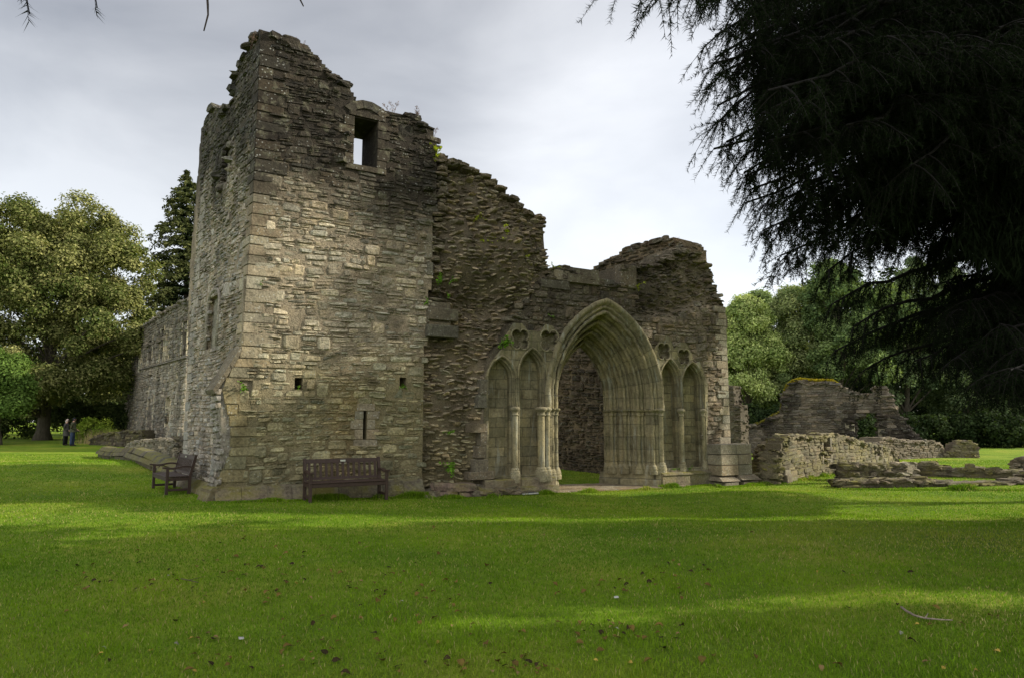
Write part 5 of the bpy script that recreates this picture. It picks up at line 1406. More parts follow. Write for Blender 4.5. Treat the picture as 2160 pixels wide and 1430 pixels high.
# ================================================================== the other ruins
def ruin(name, label, cat, A, B_, top_px, thick=.8, holes=(), base=BROWN, tintf=None, rh=(.07, .15), ww=(.14, .42), relief=.03, moss=False, cs=.09, prob=.75, esize=((.1, .24), (.1, .22), (.035, .075)), seed=1, group=None, zlow=None, endl=True, ekeep=None, bigs=.06, extra=None):
    """a length of broken wall between two ground points; its outline is measured on the wall's own face"""
    rg = np.random.default_rng(seed)
    A, B_ = np.array(A, float), np.array(B_, float); pl = Plane(A, B_-A)
    if pl.N @ (CAM[:2]-pl.O) < 0: pl = Plane(A, B_-A, flip=True)
    poly = pl.poly(top_px); zg = float(min(ground(*A), ground(*B_))) - .25
    poly = np.concatenate([poly, [[poly[-1, 0], zg], [poly[0, 0], zg]]]); poly[:, 1] = np.maximum(poly[:, 1], zg)
    hs = [pl.poly(h) for h in holes]
    o = empty(name, (A[0], A[1], float(ground(*A)))); tag(o, label, cat, group)
    off = np.array(o.location)
    Mf = lambda a, z, d: pl.M(a, z, d) - off
    T = Acc(); mask, x0, z0 = make_mask(poly, hs, cs); tf = tintf or ONE
    slab_core(T, Mf, mask, x0, z0, cs, -.02, -thick, base*1.05, tf)
    rc = layout(rg, poly[:, 0].min(), poly[:, 0].max(), zg, poly[:, 1].max()+.1, rh, ww, bigs)
    flush_stones(T, rg, rc, Mf, mk_keep(poly, hs), tf, base, relief=relief, prot=relief*.5, wseed=seed)
    # the far face too, so that it is a wall from every side
    flush_stones(T, rg, rc[::2], lambda a, z, d: Mf(a, z, -thick-d), mk_keep(poly, hs), tf, base, relief=relief, prot=relief*.5, wseed=seed)
    ek = ekeep or (lambda a, z: z > zg + .15)
    edge_blocks(T, rg, mask, x0, z0, cs, pl, thick, ek, base, tf, prob=prob, size=esize, dens=.22, Mf=Mf)
    mm = M['mossy'] if moss else M['rubble']
    T.build('wall', [mm, M['mortar'], M['dressed'], M['mossy']], o)
    return o, pl, poly, hs, off, rg
def g2(px, py):
    """ground point under a pixel"""
    z = -.2
    for _ in range(12):
        d = ray(px, py); t = (z-CAMZ)/d[2]; P = CAM + d*t; z = float(ground(P[0], P[1]))
    return P[:2]
def vt(seed, k=.25, dark=0.0, f=1.0):
    def t(a, z):
        a, z = np.atleast_1d(a), np.atleast_1d(z)
        return np.ones((len(a), 3))*(1 - dark*ss(fbm(a*.7*f, z*.5*f, 0, seed), -.1, .5))[:, None]*(1 + k*fbm(a*2*f, z*2*f, 0, seed+3))[:, None]
    return t
# -- wall with two slits, sunlit and mossy
a_, b_ = np.array([8.85, 22.6]), np.array([8.85, 22.6]) + 14.5*unit(np.array([.67, .74]))
LOW = [(1640, 1006), (1638, 985), (1640, 962), (1648, 950), (1650, 935), (1658, 925), (1664, 918), (1690, 914), (1706, 919), (1722, 920), (1742, 913), (1765, 914), (1790, 921), (1820, 931), (1845, 936), (1862, 939), (1880, 946), (1888, 958), (1892, 976)]
slits = [[(1737, 922), (1749, 922), (1749, 966), (1737, 966)], [(1849, 936), (1857, 936), (1857, 960), (1849, 960)]]
o, pl, poly, hs, off, rg = ruin('slit_wall', 'sunlit mossy low wall with two narrow slits right of the facade', 'wall', a_, b_, LOW, .55, slits, base=TAN*.58*np.array([1, .97, .85]), tintf=vt(101, .25, .4), rh=(.08, .17), ww=(.25, .7), relief=.022, moss=True, seed=3, bigs=.02)
for h in hs:
    A_ = Acc(); (x0, z0), (x1, z1) = h.min(0), h.max(0); it = []
    for k, z in enumerate(np.linspace(z0, z1, 4)[:-1]):
        hh = (z1-z0)/3-.012
        it += [(x0-(.16, .26)[k % 2], x0, z, z+hh, .03, .3), (x1, x1+(.24, .15)[k % 2], z, z+hh, .03, .3)]
    it += [(x0-.2, x1+.2, z0-.16, z0-.01, .035, .3)]
    q_ = np.array([(x0-.05, z0-.05), (x1+.05, z0-.05), (x1+.05, z1-.1), (x0-.05, z1-.1)]); A_.add(pl.M(q_[:, 0], q_[:, 1], np.full(4, -.4)) - off, np.array([[0, 1, 2, 3]]), BROWN*.15, 0, False)  # dark sheet in the slit, standing in for the shade inside
    dressed(A_, rg, it, pl, TAN*.6, Mf=lambda a, z, d: pl.M(a, z, d) - off, mi=0); A_.build('slit_surround', M['dressed'], o)
A_ = Acc(); dressed(A_, rg, [(-.05, .9, -.5, -.12, .12, .6), (-.12, .35, -.5, -.02, .16, 1.2), (-.02, .5, -.1, .12, .06, .5)], pl, TAN*.75, Mf=lambda a, z, d: pl.M(a, z, d) - off, mi=0); A_.build('end_blocks', M['mossy'], o)
# -- little stump beside it
ruin('wall_stump', 'small rough upright stump of masonry between facade and slit wall', 'wall', at(1584, 985, 25.5)[:2], at(1628, 985, 25.0)[:2], [(1585, 984), (1588, 965), (1590, 950), (1598, 940), (1612, 935), (1622, 938), (1626, 984)], .6, base=BROWN*.9, moss=True, cs=.07, seed=4, rh=(.08, .14), ww=(.12, .3))
# -- the gable with the arched gap
gab = [(1536, 905), (1575, 898), (1600, 894), (1612, 887), (1630, 876), (1644, 870), (1649, 845), (1652, 828), (1658, 815), (1668, 806), (1684, 800), (1720, 803), (1756, 803), (1770, 812), (1800, 826), (1820, 829), (1838, 832), (1843, 817), (1865, 814), (1874, 826), (1886, 845), (1892, 866), (1906, 886), (1922, 900), (1926, 912), (1938, 924), (1958, 930), (1962, 940)]
arch = [(1802, 990), (1803, 890), (1811, 880), (1822, 873), (1836, 869), (1850, 873), (1850, 990)]
def gt(a, z):
    a, z = np.atleast_1d(a), np.atleast_1d(z); dr = fbm(a*1.2, z*.3, 0, 111)
    return (.70 - .5*ss(dr + .6*fbm(a*.5, z*.5, 0, 112), -.15, .4))[:, None]*np.array([1, .92, .86])
GO = ruin('gable_ruin', 'tall moss-capped ruined gable wall with broken arched gap before the wood', 'wall', at(1537, 960, 44)[:2], at(1965, 960, 39)[:2], gab, 1.0, [arch], base=GREY*.78, tintf=gt, rh=(.10, .2), ww=(.2, .6), relief=.03, cs=.13, seed=6, esize=((.14, .34), (.15, .3), (.05, .1)))
o, pl, poly, hs, off, rg = GO
A_ = Acc(); it = []; (x0, z0), (x1, z1) = hs[0].min(0), hs[0].max(0)
for k, z in enumerate(np.arange(-.3, z1-.9, .32)): it += [(x0-(.2, .35)[k % 2], x0+.01, z, z+.3, .02, .9), (x1-.01, x1+(.35, .2)[k % 2], z, z+.3, .02, .9)]
for sd_i in (0, 1):
    A_ = Acc(); dressed(A_, rg, it[sd_i::2], pl, TAN*(1.0, .6)[sd_i], Mf=lambda a, z, d: pl.M(a, z, d) - off, mi=0); 
    if sd_i == 0: dressed(A_, rg, [(x0-.02, x0+.16, z, z+.3, .05, .9) for z in np.arange(-.3, z1-.9, .31)], pl, TAN*1.7, Mf=lambda a, z, d: pl.M(a, z, d) - off, mi=0)  # left jamb coloured brighter than the right, as if sunlit
    A_.build('doorway_jamb', M['dressed'], o)
# moss cap
A_ = Acc(); n = 5200; a = rg.uniform(pl.px(1650, 805)[0], pl.px(1770, 805)[0], n); zt = np.interp(a, poly[:27, 0], poly[:27, 1]); P = pl.M(a, zt + rg.uniform(-.14, .12, n)*1.0, -rg.uniform(-.08, 1.0, n)) - off
leaf_quads(A_, rg, P, rg.standard_normal((n, 3)) + [0, 0, .8], rg.uniform(.07, .15, n), np.array([.30, .24, .02])*(1+.3*rg.standard_normal((n, 1))).clip(.4, 1.6)); 
n = 1500; a = rg.uniform(pl.px(1590, 890)[0], pl.px(1650, 870)[0], n); zt = np.interp(a, poly[:27, 0], poly[:27, 1]); P = pl.M(a, zt + rg.uniform(-.03, .1, n), -rg.uniform(-.08, 1.0, n)) - off
leaf_quads(A_, rg, P, rg.standard_normal((n, 3)) + [0, 0, .8], rg.uniform(.07, .14, n), np.array([.22, .19, .03])*(1+.3*rg.standard_normal((n, 1))).clip(.4, 1.6)); A_.build('moss_cap', M['leaf'], o)
# -- remnants round it
ruin('stepped_wall', 'dark stepped fragment of wall just right of the facade edge', 'wall', at(1520, 940, 40)[:2], at(1563, 940, 39)[:2], [(1520, 812), (1546, 815), (1549, 852), (1562, 856), (1563, 900)], .8, base=BROWN*.6, cs=.1, seed=7)
ruin('coursed_stub', 'low neatly coursed stub of wall at the foot of the gable', 'wall', at(1846, 960, 35)[:2], at(1990, 960, 38)[:2], [(1846, 935), (1862, 925), (1872, 921), (1900, 926), (1940, 929), (1966, 928), (1986, 934), (1992, 945)], 1.3, base=BROWN*.95, rh=(.09, .15), ww=(.25, .6), cs=.1, seed=8)
ruin('rubble_heap_wall', 'short tumbled heap of flat stones on the bright far lawn', 'wall', at(1976, 965, 38)[:2], at(2068, 965, 38)[:2], [(1974, 962), (1990, 957), (2004, 952), (2012, 938), (2028, 930), (2046, 930), (2060, 936), (2067, 956)], .7, base=BROWN*.9, moss=True, cs=.1, seed=9, rh=(.09, .14))
# -- footings in the right foreground
ruin('footing_kerb', 'long mossy kerb of footing stones nearest the camera at right', 'footings', g2(1775, 1029), g2(2172, 1021), [(1776, 1010), (1820, 1009), (1870, 1008), (1920, 1009), (1970, 1011), (2000, 1016), (2060, 1018), (2110, 1015), (2160, 1009), (2230, 1004), (2240, 1015)], .5, base=BROWN*.85, moss=True, rh=(.10, .16), ww=(.3, .7), relief=.04, cs=.07, seed=10, esize=((.15, .35), (.12, .24), (.035, .06)), prob=.7)
ruin('footing_block', 'squat mossy block of footings with rounded top behind the kerb', 'footings', at(1794, 1008, 23.2)[:2], at(1878, 1008, 23.6)[:2], [(1794, 986), (1799, 978), (1830, 975), (1862, 976), (1877, 981), (1878, 1000)], .7, base=BROWN*.85, moss=True, rh=(.09, .2), ww=(.2, .6), relief=.035, cs=.07, seed=12)
ruin('footing_stub', 'narrow stub of stacked slabs between footing block and long footing wall', 'footings', at(1876, 1008, 25.0)[:2], at(1914, 1008, 24.4)[:2], [(1876, 982), (1880, 977), (1908, 976), (1913, 985), (1914, 1000)], .6, base=TAN*.8, rh=(.07, .12), ww=(.2, .5), cs=.07, seed=13)
ruin('footing_wall', 'long low footing wall running off toward the right edge', 'footings', at(1912, 1005, 25.2)[:2], at(2150, 1005, 23.6)[:2], [(1912, 979), (1930, 976), (1972, 976), (1980, 983), (2000, 988), (2035, 990), (2050, 985), (2066, 985), (2090, 990), (2140, 991), (2230, 990), (2235, 1004)], .7, base=BROWN*.85, moss=True, rh=(.12, .2), ww=(.3, .7), relief=.03, cs=.07, seed=14)
ruin('stone_stack', 'stack of thin slabs cut by the right edge of the picture', 'footings', at(2130, 1005, 26)[:2], at(2230, 1005, 25)[:2], [(2130, 980), (2134, 970), (2150, 964), (2200, 958), (2230, 960)], .8, base=BROWN, rh=(.08, .13), cs=.07, seed=15)

# -- the range on the left
pA, pB = at(397, 940, 37.5)[:2], at(283, 930, 52)[:2]
rng_px = [(399, 628), (388, 634), (374, 642), (356, 650), (342, 661), (326, 672), (310, 682), (296, 690), (284, 702), (281, 720), (279, 760), (277, 800), (272, 830), (268, 860), (262, 880), (258, 900), (256, 918), (256, 925)]
def rt(a, z):
    a, z = np.atleast_1d(a), np.atleast_1d(z); dr = fbm(a*.9, z*.25, 0, 121); zs = 5.3 + .045*a
    up = ss(z, zs-.05, zs+.1)
    d = .38*up + .45*ss(dr, .0, .5)*(1-.4*up)
    return (1-d)[:, None]*np.array([1, .98, .95])*(1+.15*fbm(a, z, 0, 122))[:, None]
wins = [[(x + (-1.2 if k_ in (0, 3) else 1.2), y) for k_, (x, y) in enumerate(w_)] if len(w_) == 4 else w_ for w_ in [[(386.5, 682), (391.5, 680), (391, 748), (386, 752)], [(341, 694), (346, 692), (346, 762), (341, 764)], [(349, 692), (353.5, 690), (353.5, 758), (349, 760)], [(314, 718), (318, 716), (318, 768), (314, 770)], [(291, 738), (293.5, 737), (293.5, 786), (291, 788)], [(296, 736), (298.5, 735), (298.5, 782), (296, 784)],
        [(311, 926), (312, 845), (315.5, 829), (319, 845), (319, 924)], [(349, 902), (350, 840), (358, 838), (358, 900)], [(330, 793), (334, 792), (334, 800), (330, 801)], [(316, 790), (320, 789), (320, 798), (316, 799)]]]
o, pl, poly, hs, off, rg = ruin('monastic_range', 'long roofless side range with narrow upper lancets left of the tower', 'ruin', pA, pB, rng_px, 1.1, wins, base=GREY*.95, tintf=rt, rh=(.11, .22), ww=(.2, .6), relief=.035, cs=.14, seed=16, esize=((.15, .38), (.15, .3), (.05, .11)), ekeep=lambda a, z: (z > 7.0) | (a > 22), bigs=.03)
off_ = off; Mr = lambda a, z, d: pl.M(a, z, d) - off_
A_ = Acc(); sa, sb = pl.px(396, 752), pl.px(296, 779)
for k in range(24):
    a0, a1 = sa[0] + (sb[0]-sa[0])*k/24, sa[0] + (sb[0]-sa[0])*(k+1)/24 - .02; zc_ = sa[1] + (sb[1]-sa[1])*(k+.5)/24
    v = np.array([(a0, -.05, zc_-.09), (a1, -.05, zc_-.09), (a1, .12, zc_-.06), (a0, .12, zc_-.06), (a0, -.05, zc_+.1), (a1, -.05, zc_+.1), (a1, .1, zc_+.02), (a0, .1, zc_+.02)])
    A_.add(Mr(v[:, 0], v[:, 2], v[:, 1]), BOXF, GREY*.5*rg.uniform(.8, 1.1), 0, False)
A_.build('string_course', M['dressed'], o)
for h in hs[:8]:
    (x0, z0), (x1, z1) = h.min(0), h.max(0); A_ = Acc(); it = []
    for k, z in enumerate(np.arange(z0, z1-.1, .34)): it += [(x0-(.12, .2)[k % 2], x0+.01, z, z+.32, .02, .5), (x1-.01, x1+(.12, .09)[k % 2], z, z+.32, .02, .5)]
    dressed(A_, rg, it, pl, TAN*1.6, Mf=Mr, mi=0)  # jambs coloured bright in place of sunlight on the reveals
    bk_ = np.array([(x0-.05, z0-.05), (x1+.05, z0-.05), (x1+.05, z1+.05), (x0-.05, z1+.05)]); A_.add(Mr(bk_[:, 0], bk_[:, 1], np.full(4, -.42)), np.array([[0, 1, 2, 3]]), GREY*.3, 0, False)  # dark sheet behind each opening, standing in for its shade
    A_.build('lancet_window', M['dressed'], o)
ruin('dark_footing', 'low dark wall running left from the foot of the side range', 'footings', at(190, 935, 44)[:2], at(300, 938, 42)[:2], [(190, 926), (205, 917), (230, 912), (262, 908), (298, 906), (300, 925)], .9, base=BROWN*.55, moss=True, cs=.1, seed=17)
ruin('range_footing', 'pale coursed footing wall along the base of the side range', 'footings', at(268, 940, 38.5)[:2], at(398, 955, 31)[:2], [(266, 938), (275, 932), (300, 926), (340, 925), (372, 924), (398, 922)], .6, base=TAN*.75, cs=.09, seed=18, rh=(.09, .15), ww=(.2, .45))
ruin('broken_pillar', 'short square stump of wall joined to the tower behind left bench', 'wall', at(374, 985, 22.5)[:2], at(402, 985, 22.0)[:2], [(375, 985), (374, 945), (370, 940), (370, 922), (384, 920), (402, 920)], .5, base=BROWN*.6, cs=.06, seed=19, rh=(.12, .2), ww=(.25, .5))
# moulded plinth of a vanished wall
pa, pb = g2(220, 962), np.array(at(404, 1006, 19.6)[:2])
mp = Plane(pa, pb-pa)
if mp.N @ (CAM[:2]-mp.O) < 0: mp = Plane(pa, pb-pa, flip=True)
o = empty('plinth_course', (pa[0], pa[1], float(ground(*pa)))); tag(o, 'sloping moulded plinth course with yellow lichen leading to the left bench', 'footings')
off = np.array(o.location); L_ = float(np.linalg.norm(pb-pa)); rg = np.random.default_rng(20)
for lo, hi, d0, d1, nm, nn_ in ((-.5, .17, .28, .28, 'base_course', 9), (.17, .32, .38, .31, 'moulded_course', 6), (.32, .50, .28, .14, 'moulded_course', 6)):
    A_ = Acc(); cuts = np.sort(np.concatenate([[.15*(lo > .3), L_], (np.arange(1, nn_) + rg.uniform(-.25, .25, nn_-1))*L_/nn_]))
    for k in range(nn_):
        a0, a1 = cuts[k]+.01, cuts[k+1]-.02; gz_ = ground(*mp.M(np.array([a0, a1]), 0, .3)[:, :2].T) if False else [float(ground(*mp.M(q, 0, .3)[:2])) for q in (a0, a1)]
        v = np.array([(a0, -.12, gz_[0]+lo), (a1, -.12, gz_[1]+lo), (a1, d0, gz_[1]+lo), (a0, d0, gz_[0]+lo), (a0, -.12, gz_[0]+hi), (a1, -.12, gz_[1]+hi), (a1, d1, gz_[1]+hi-.02), (a0, d1, gz_[0]+hi-.02)]) + rg.normal(0, .012, (8, 3))
        if mp.D[0] > 0 and False: pass
        A_.add(mp.M(v[:, 0], v[:, 2], v[:, 1]) - off, BOXF, stone_cols(rg, 1, DRESS*.38, .16)[0], 0, False)
    A_.build(nm, M['mossy'], o)

# ================================================================== benches
M['bench'] = plain_mat('dark_red_brown_stained_wood', (.040, .023, .016), .6, .35, 30, .2, .35)
M['plaque'] = plain_mat('small_metal_plaque', (.55, .55, .5), .35, .2, 40, .1, .6, .7)
def bench(loc, rz, L, label):
    o = empty('park_bench', loc, rz); tag(o, label, 'bench', 'wooden benches beside the tower')
    def part(nm, boxes, mat='bench', par=None):
        A_ = Acc()
        for b in boxes:
            if callable(b): b(A_)
            else: box(A_, b[0], b[1], bev=.006)
        return A_.build(nm, M[mat], par or o)
    w = .065; D_ = .56
    for x in (0, L-w):
        part('leg', [((x, -D_, 0), (x+w, -D_+w, .63))])
        # rear leg, raked back above the seat
        def rl(A_, x=x):
            s = [(0, 0, 0), (0, 0, .42), (0, .10, .93)]
            for (y0, z0), (y1, z1) in (((-w, 0), (-w, .42)), ((-w, .42), (.05, .93))):
                v = np.array([(x, y0, z0), (x+w, y0, z0), (x+w, y0+w, z0), (x, y0+w, z0), (x, y1, z1), (x+w, y1, z1), (x+w, y1+w, z1), (x, y1+w, z1)]); A_.add(v, BOXF, (1, 1, 1), 0, False)
        part('leg', [rl])
        def arm(A_, x=x):
            t = np.linspace(0, 1, 9); y = -.02 - t*(D_+.06); z = .655 + .018*np.sin(t*7) - .01*t; ww_ = .075
            top = np.stack([np.full(9, x-.008), y, z+.02], 1); v = np.concatenate([top, top+[ww_, 0, 0], top-[0, 0, .042], top+[ww_, 0, -.042]])
            k = np.arange(8); A_.add(v, [np.stack([k, k+1, k+10, k+9], 1), np.stack([k+18, k+27, k+28, k+19], 1), np.stack([k, k+18, k+19, k+1], 1), np.stack([k+9, k+10, k+28, k+27], 1), np.array([[0, 9, 27, 18], [8, 26, 35, 17]])], (1, 1, 1), 0, False)
        part('armrest', [arm])
        part('stretcher', [((x+.01, -D_+w, .10), (x+w-.01, -w, .155))]); part('side_rail', [((x+.01, -D_+w, .34), (x+w-.01, -w, .41))])
    part('seat', [((-.0 if False else w*.2, -D_-.01 + k*.112, .42), (L-w*.2, -D_+.085 + k*.112, .445)) for k in range(5)])
    part('apron', [((w, -D_+.01, .335), (L-w, -D_+.04, .415)), ((w, -.05, .335), (L-w, -.02, .415)), ((w, -D_/2-.02, .36), (L-w, -D_/2+.02, .416))])
    b = Acc(); n = int((L-2*w)/.125)
    def sl(x0, x1, za, zb, th):
        f = lambda z: -w + (z-.42)/.51*.115
        v = np.array([(x0, f(za)+.015, za), (x1, f(za)+.015, za), (x1, f(za)+.015+th, za), (x0, f(za)+.015+th, za), (x0, f(zb)+.015, zb), (x1, f(zb)+.015, zb), (x1, f(zb)+.015+th, zb), (x0, f(zb)+.015+th, zb)]); b.add(v, BOXF, (1, 1, 1), 0, False)
    sl(w, L-w, .82, .91, .035); sl(w, L-w, .46, .52, .035)
    for k in range(n):
        c = w + (k+.5)*(L-2*w)/n; sl(c-.028, c+.028, .50, .83, .016)
    bo = b.build('backrest', M['bench'], o)
    p = Acc(); box(p, (L/2-.06, -w+.094, .846), (L/2+.06, -w+.098, .884), bev=.001); 
    for q in range(4): box(p, (L/2-.045+q*.024, -w+.0925, .858), (L/2-.03+q*.024, -w+.0936, .872), c=(.1, .1, .1))
    p.build('plaque', M['plaque'], bo)
    return o
bp = Plane(FP.O + FP.N*.42, FP.D); s0, s1 = bp.px(641, 970)[0], bp.px(803, 970)[0]
P0 = bp.M(s0, 0, 0); gz_ = float(ground(P0[0]+.4, P0[1]-.3))
bench((P0[0], P0[1], gz_-.02), math.atan2(.5, .866), s1-s0, 'dark brown slatted bench set against the front of the tower')
r_far = np.array([-7.72, 16.72]) - 1.75*np.array([.6, -.8])
bench((r_far[0], r_far[1], float(ground(*r_far))-.03), math.atan2(-.8, .6), 1.75, 'dark brown bench seen end-on beside the tower side wall')

# ================================================================== walkers
def skin(name, parent, mat, verts, edges, sub=2):
    me = bpy.data.meshes.new(name); me.from_pydata([v[:3] for v in verts], edges, []); o = bpy.data.objects.new(name, me); col.objects.link(o)
    md = o.modifiers.new('s', 'SKIN'); 
    for i, v in enumerate(verts):
        sv = me.skin_vertices[0].data[i]; sv.radius = (v[3], v[4] if len(v) > 4 else v[3]); sv.use_root = (i == 0)
    md.use_smooth_shade = True
    sb = o.modifiers.new('u', 'SUBSURF'); sb.levels = sub; sb.render_levels = sub
    dg = bpy.context.evaluated_depsgraph_get(); m2 = bpy.data.meshes.new_from_object(o.evaluated_get(dg)); m2.name = name
    o.modifiers.clear(); o.data = m2; m2.materials.clear(); m2.materials.append(mat); o.parent = parent
    bpy.data.meshes.remove(me)
    for p in m2.polygons: p.use_smooth = True
    return o
SKIN = plain_mat('skin', (.48, .27, .19), .6, .08, 20, .05)
def person(loc, rz, H, label, jacket, trousers, hair, hatlike, elbow, jlen):
    """faces local -Y... built facing +X"""
    o = empty('person', loc, rz); tag(o, label, 'person', None)
    k = H/1.70
    S = lambda *v: tuple(q*k for q in v)
    V = [S(0, 0, .95, .13, .15), S(0, 0, 1.15, .12, .14), S(0, 0, 1.36, .12, .17), S(.01, 0, 1.47, .055), S(.03, 0, 1.56, .085, .075), S(.035, 0, 1.63, .085, .075)]
    E = [(0, 1), (1, 2), (2, 3), (3, 4), (4, 5)]
    def chain(root, pts):
        p = root
        for q in pts: V.append(S(*q)); E.append((p, len(V)-1)); p = len(V)-1
        return p
    for sy in (-1, 1):
        sw = .05*sy*.6
        chain(0, [(0, .09*sy, .86, .095), (.0+sw, .10*sy, .50, .065), (-.01+sw, .10*sy, .12, .045), (.03+sw, .10*sy, .05, .045), (.14+sw, .11*sy, .03, .035)])
        e_ = elbow if sy < 0 else elbow*.8
        hx = .28*e_ + .06*(1-e_); hz = .98*e_ + .80*(1-e_)
        w_ = chain(2, [(0, .19*sy, 1.38, .06), (-.06*e_, .24*sy, 1.12, .045), (hx-.05, .20*sy, hz+.03, .03), (hx+.0, .195*sy, hz, .032)])
        for f in range(4):
            y = (.195 + (f-1.5)*.018)*sy; L = (.075, .085, .08, .06)[f]
            chain(w_, [(hx+.045, y, hz-.02, .0085), (hx+.045+L*.5, y, hz-.045, .008), (hx+.045+L*.7, y, hz-.045-L*.45, .007)])
        chain(w_, [(hx+.02, .195*sy-.035*sy, hz+.0, .010), (hx+.05, .195*sy-.055*sy, hz-.01, .008)])
    skin('body', o, SKIN, V, E)
    # nose, brow, ears as a finer head surface belongs to the body mesh
    A_ = Acc()
    bm = bmesh.new(); bmesh.ops.create_uvsphere(bm, u_segments=16, v_segments=12, radius=1)
    for v in bm.verts:
        x, y, z = v.co
        v.co = Vector(((.035 + .098*x + (.02 if (x > .85 and abs(z) < .3) else 0))*k, (.078*y)*k, (1.60 + .118*z)*k))
    # hair: back and top of the head
    hb = bm.copy()
    bmesh.ops.delete(hb, geom=[f for f in hb.faces if (f.calc_center_median().x/k > (.075 if hatlike else .07) and f.calc_center_median().z/k < 1.655) or f.calc_center_median().z/k < 1.535], context='FACES')
    for v in hb.verts: v.co = Vector((.035*k, 0, 1.60*k)) + (v.co - Vector((.035*k, 0, 1.60*k)))*1.14
    addbm(A_, hb, (1, 1, 1), smooth=True); bm.free()
    A_.build('hair' if not hatlike else 'cap', plain_mat('hair_or_cap', hair, .9, .2, 60, .3), o)
    face = Acc(); tube(face, np.array([S(.11, 0, 1.615), S(.135, 0, 1.59), S(.118, 0, 1.575)]), np.array([.008, .016, .01])*k, 6)
    face.build('nose', SKIN, o)
    for sy in (-1, 1):
        face = Acc(); tube(face, np.array([S(.035, .078*sy, 1.625), S(.04, .09*sy, 1.60), S(.035, .078*sy, 1.57)]), np.array([.012, .014, .01])*k, 5); face.build('ear', SKIN, o)
    # jacket: lofted rings, open and flaring
    J = Acc(); rings = []
    for z, rx, ry, cx in ((1.47, .07, .085, 0), (1.43, .11, .17, 0), (1.36, .145, .215, 0), (1.15, .155, .205, .0), (.98, .175, .215, .01), (jlen+.1, .20, .235, .02), (jlen, .215, .25, .035 if elbow < .6 else .06)):
        a = np.linspace(0, 2*math.pi, 25)[:-1]; rings.append(np.stack([(cx + rx*np.cos(a)*(1+.04*np.sin(5*a+z*9)))*k, ry*np.sin(a)*k*(1+.03*np.sin(7*a+z*5)), np.full(24, z*k)], 1))
    g_ = np.array(rings); i = np.arange(6)[:, None]*24; j = np.arange(24)[None]
    J.add(g_.reshape(-1, 3), np.stack([i+j, i+24+j, i+24+(j+1) % 24, i+(j+1) % 24], -1).reshape(-1, 4), (1, 1, 1), 0, True)
    for sy in (-1, 1):
        e_ = elbow if sy < 0 else elbow*.8; hx = .28*e_ + .06*(1-e_); hz = .98*e_ + .80*(1-e_)
        tube(J, np.array([S(0, .15*sy, 1.41), S(0, .21*sy, 1.36), S(-.03*e_, .235*sy, 1.24), S(-.06*e_, .25*sy, 1.12), S(hx*.4-.04, .225*sy, (1.12+hz)/2+.0), S(hx-.05, .20*sy, hz+.035)]), np.array([.06, .085, .075, .068, .06, .052])*k, 10)
    if elbow > .6:  # the open front of the coat held forward
        J.add(np.array([S(.12, -.2, 1.3), S(.16, -.2, 1.1), S(.34, -.15, .97), S(.44, -.1, .90), S(.30, -.14, .86), S(.16, -.2, .86)]), [np.array([[0, 1, 2, 3, 4, 5]])], (1, 1, 1), 0, False)
    J.build('jacket', plain_mat('jacket_cloth', jacket, .85, .3, 14, .3), o)
    tr = Acc()
    for sy in (-1, 1):
        sw = .03*sy
        tube(tr, np.array([S(0, .07*sy, .98), S(0, .095*sy, .84), S(sw, .10*sy, .5), S(-.01+sw, .10*sy, .2), S(-.005+sw, .10*sy, .06)]), np.array([.13, .115, .088, .078, .082])*k, 12)
    tr.build('trousers', plain_mat('trouser_cloth', trousers, .85, .2, 20, .2), o)
    sh = Acc()
    for sy in (-1, 1):
        sw = .03*sy; tube(sh, np.array([S(-.07+sw, .10*sy, .045), S(.0+sw, .10*sy, .055), S(.10+sw, .105*sy, .04), S(.17+sw, .11*sy, .03)]), np.array([.038, .05, .046, .026])*k, 8)
    sh.build('shoes', plain_mat('shoe_leather', (.03, .022, .018), .5, .2), o)
    return o
w1, w2 = g2(137, 939), g2(152, 940)
w1 = at(137, 939, 43.6)[:2]; w2 = at(151.5, 940, 43.0)[:2]
def pz(w, py):  # stand on the lawn
    return float(ground(*w))
person((w1[0], w1[1], pz(w1, 0)), R(18), 1.62, 'person with short grey hair, open dark grey coat and black trousers, hands at waist', (.055, .052, .045), (.006, .006, .007), (.42, .34, .29), False, .8, .62)
person((w2[0], w2[1], pz(w2, 0)), R(22), 1.72, 'person in dark cap, olive green jacket and blue jeans looking up at the ruin', (.055, .058, .03), (.03, .045, .09), (.008, .008, .014), True, 1.0, .84)

# ================================================================== small things
rg = np.random.default_rng(99)
def leafmesh(name, seed, size, colr):
    r = np.random.default_rng(seed); n = 9; t = np.linspace(0, 1, n); w = np.sin(t*math.pi)**.7*(.34 + .1*r.random(n)); curl = r.uniform(.25, .7); v = []
    for k in range(n):
        zc_ = .12 + curl*.35*math.sin(t[k]*2.6 + r.uniform(-.3, .3))
        for s_ in (-1, -.5, 0, .5, 1): v.append(((t[k]-.5), s_*w[k]*(1-.25*curl), zc_ + curl*.55*abs(s_)**1.6*w[k]*(1.3 if s_ > 0 else .8) + r.normal(0, .015)))
    v = np.array(v)*size; i = np.arange(n-1)[:, None]*5; j = np.arange(4)[None]
    A_ = Acc(); A_.add(v, np.stack([i+j, i+j+1, i+6+j, i+5+j], -1).reshape(-1, 4), colr, 0, True)
    tube(A_, np.array([v[2], v[2]+[-.25*size, .05*size, .05*size]]), .02*size, 4, colr, mi=0)
    o = A_.build(name, M['deadleaf']); return o
M['deadleaf'] = leaf_mat('dead_leaf', .1, .8, .1)
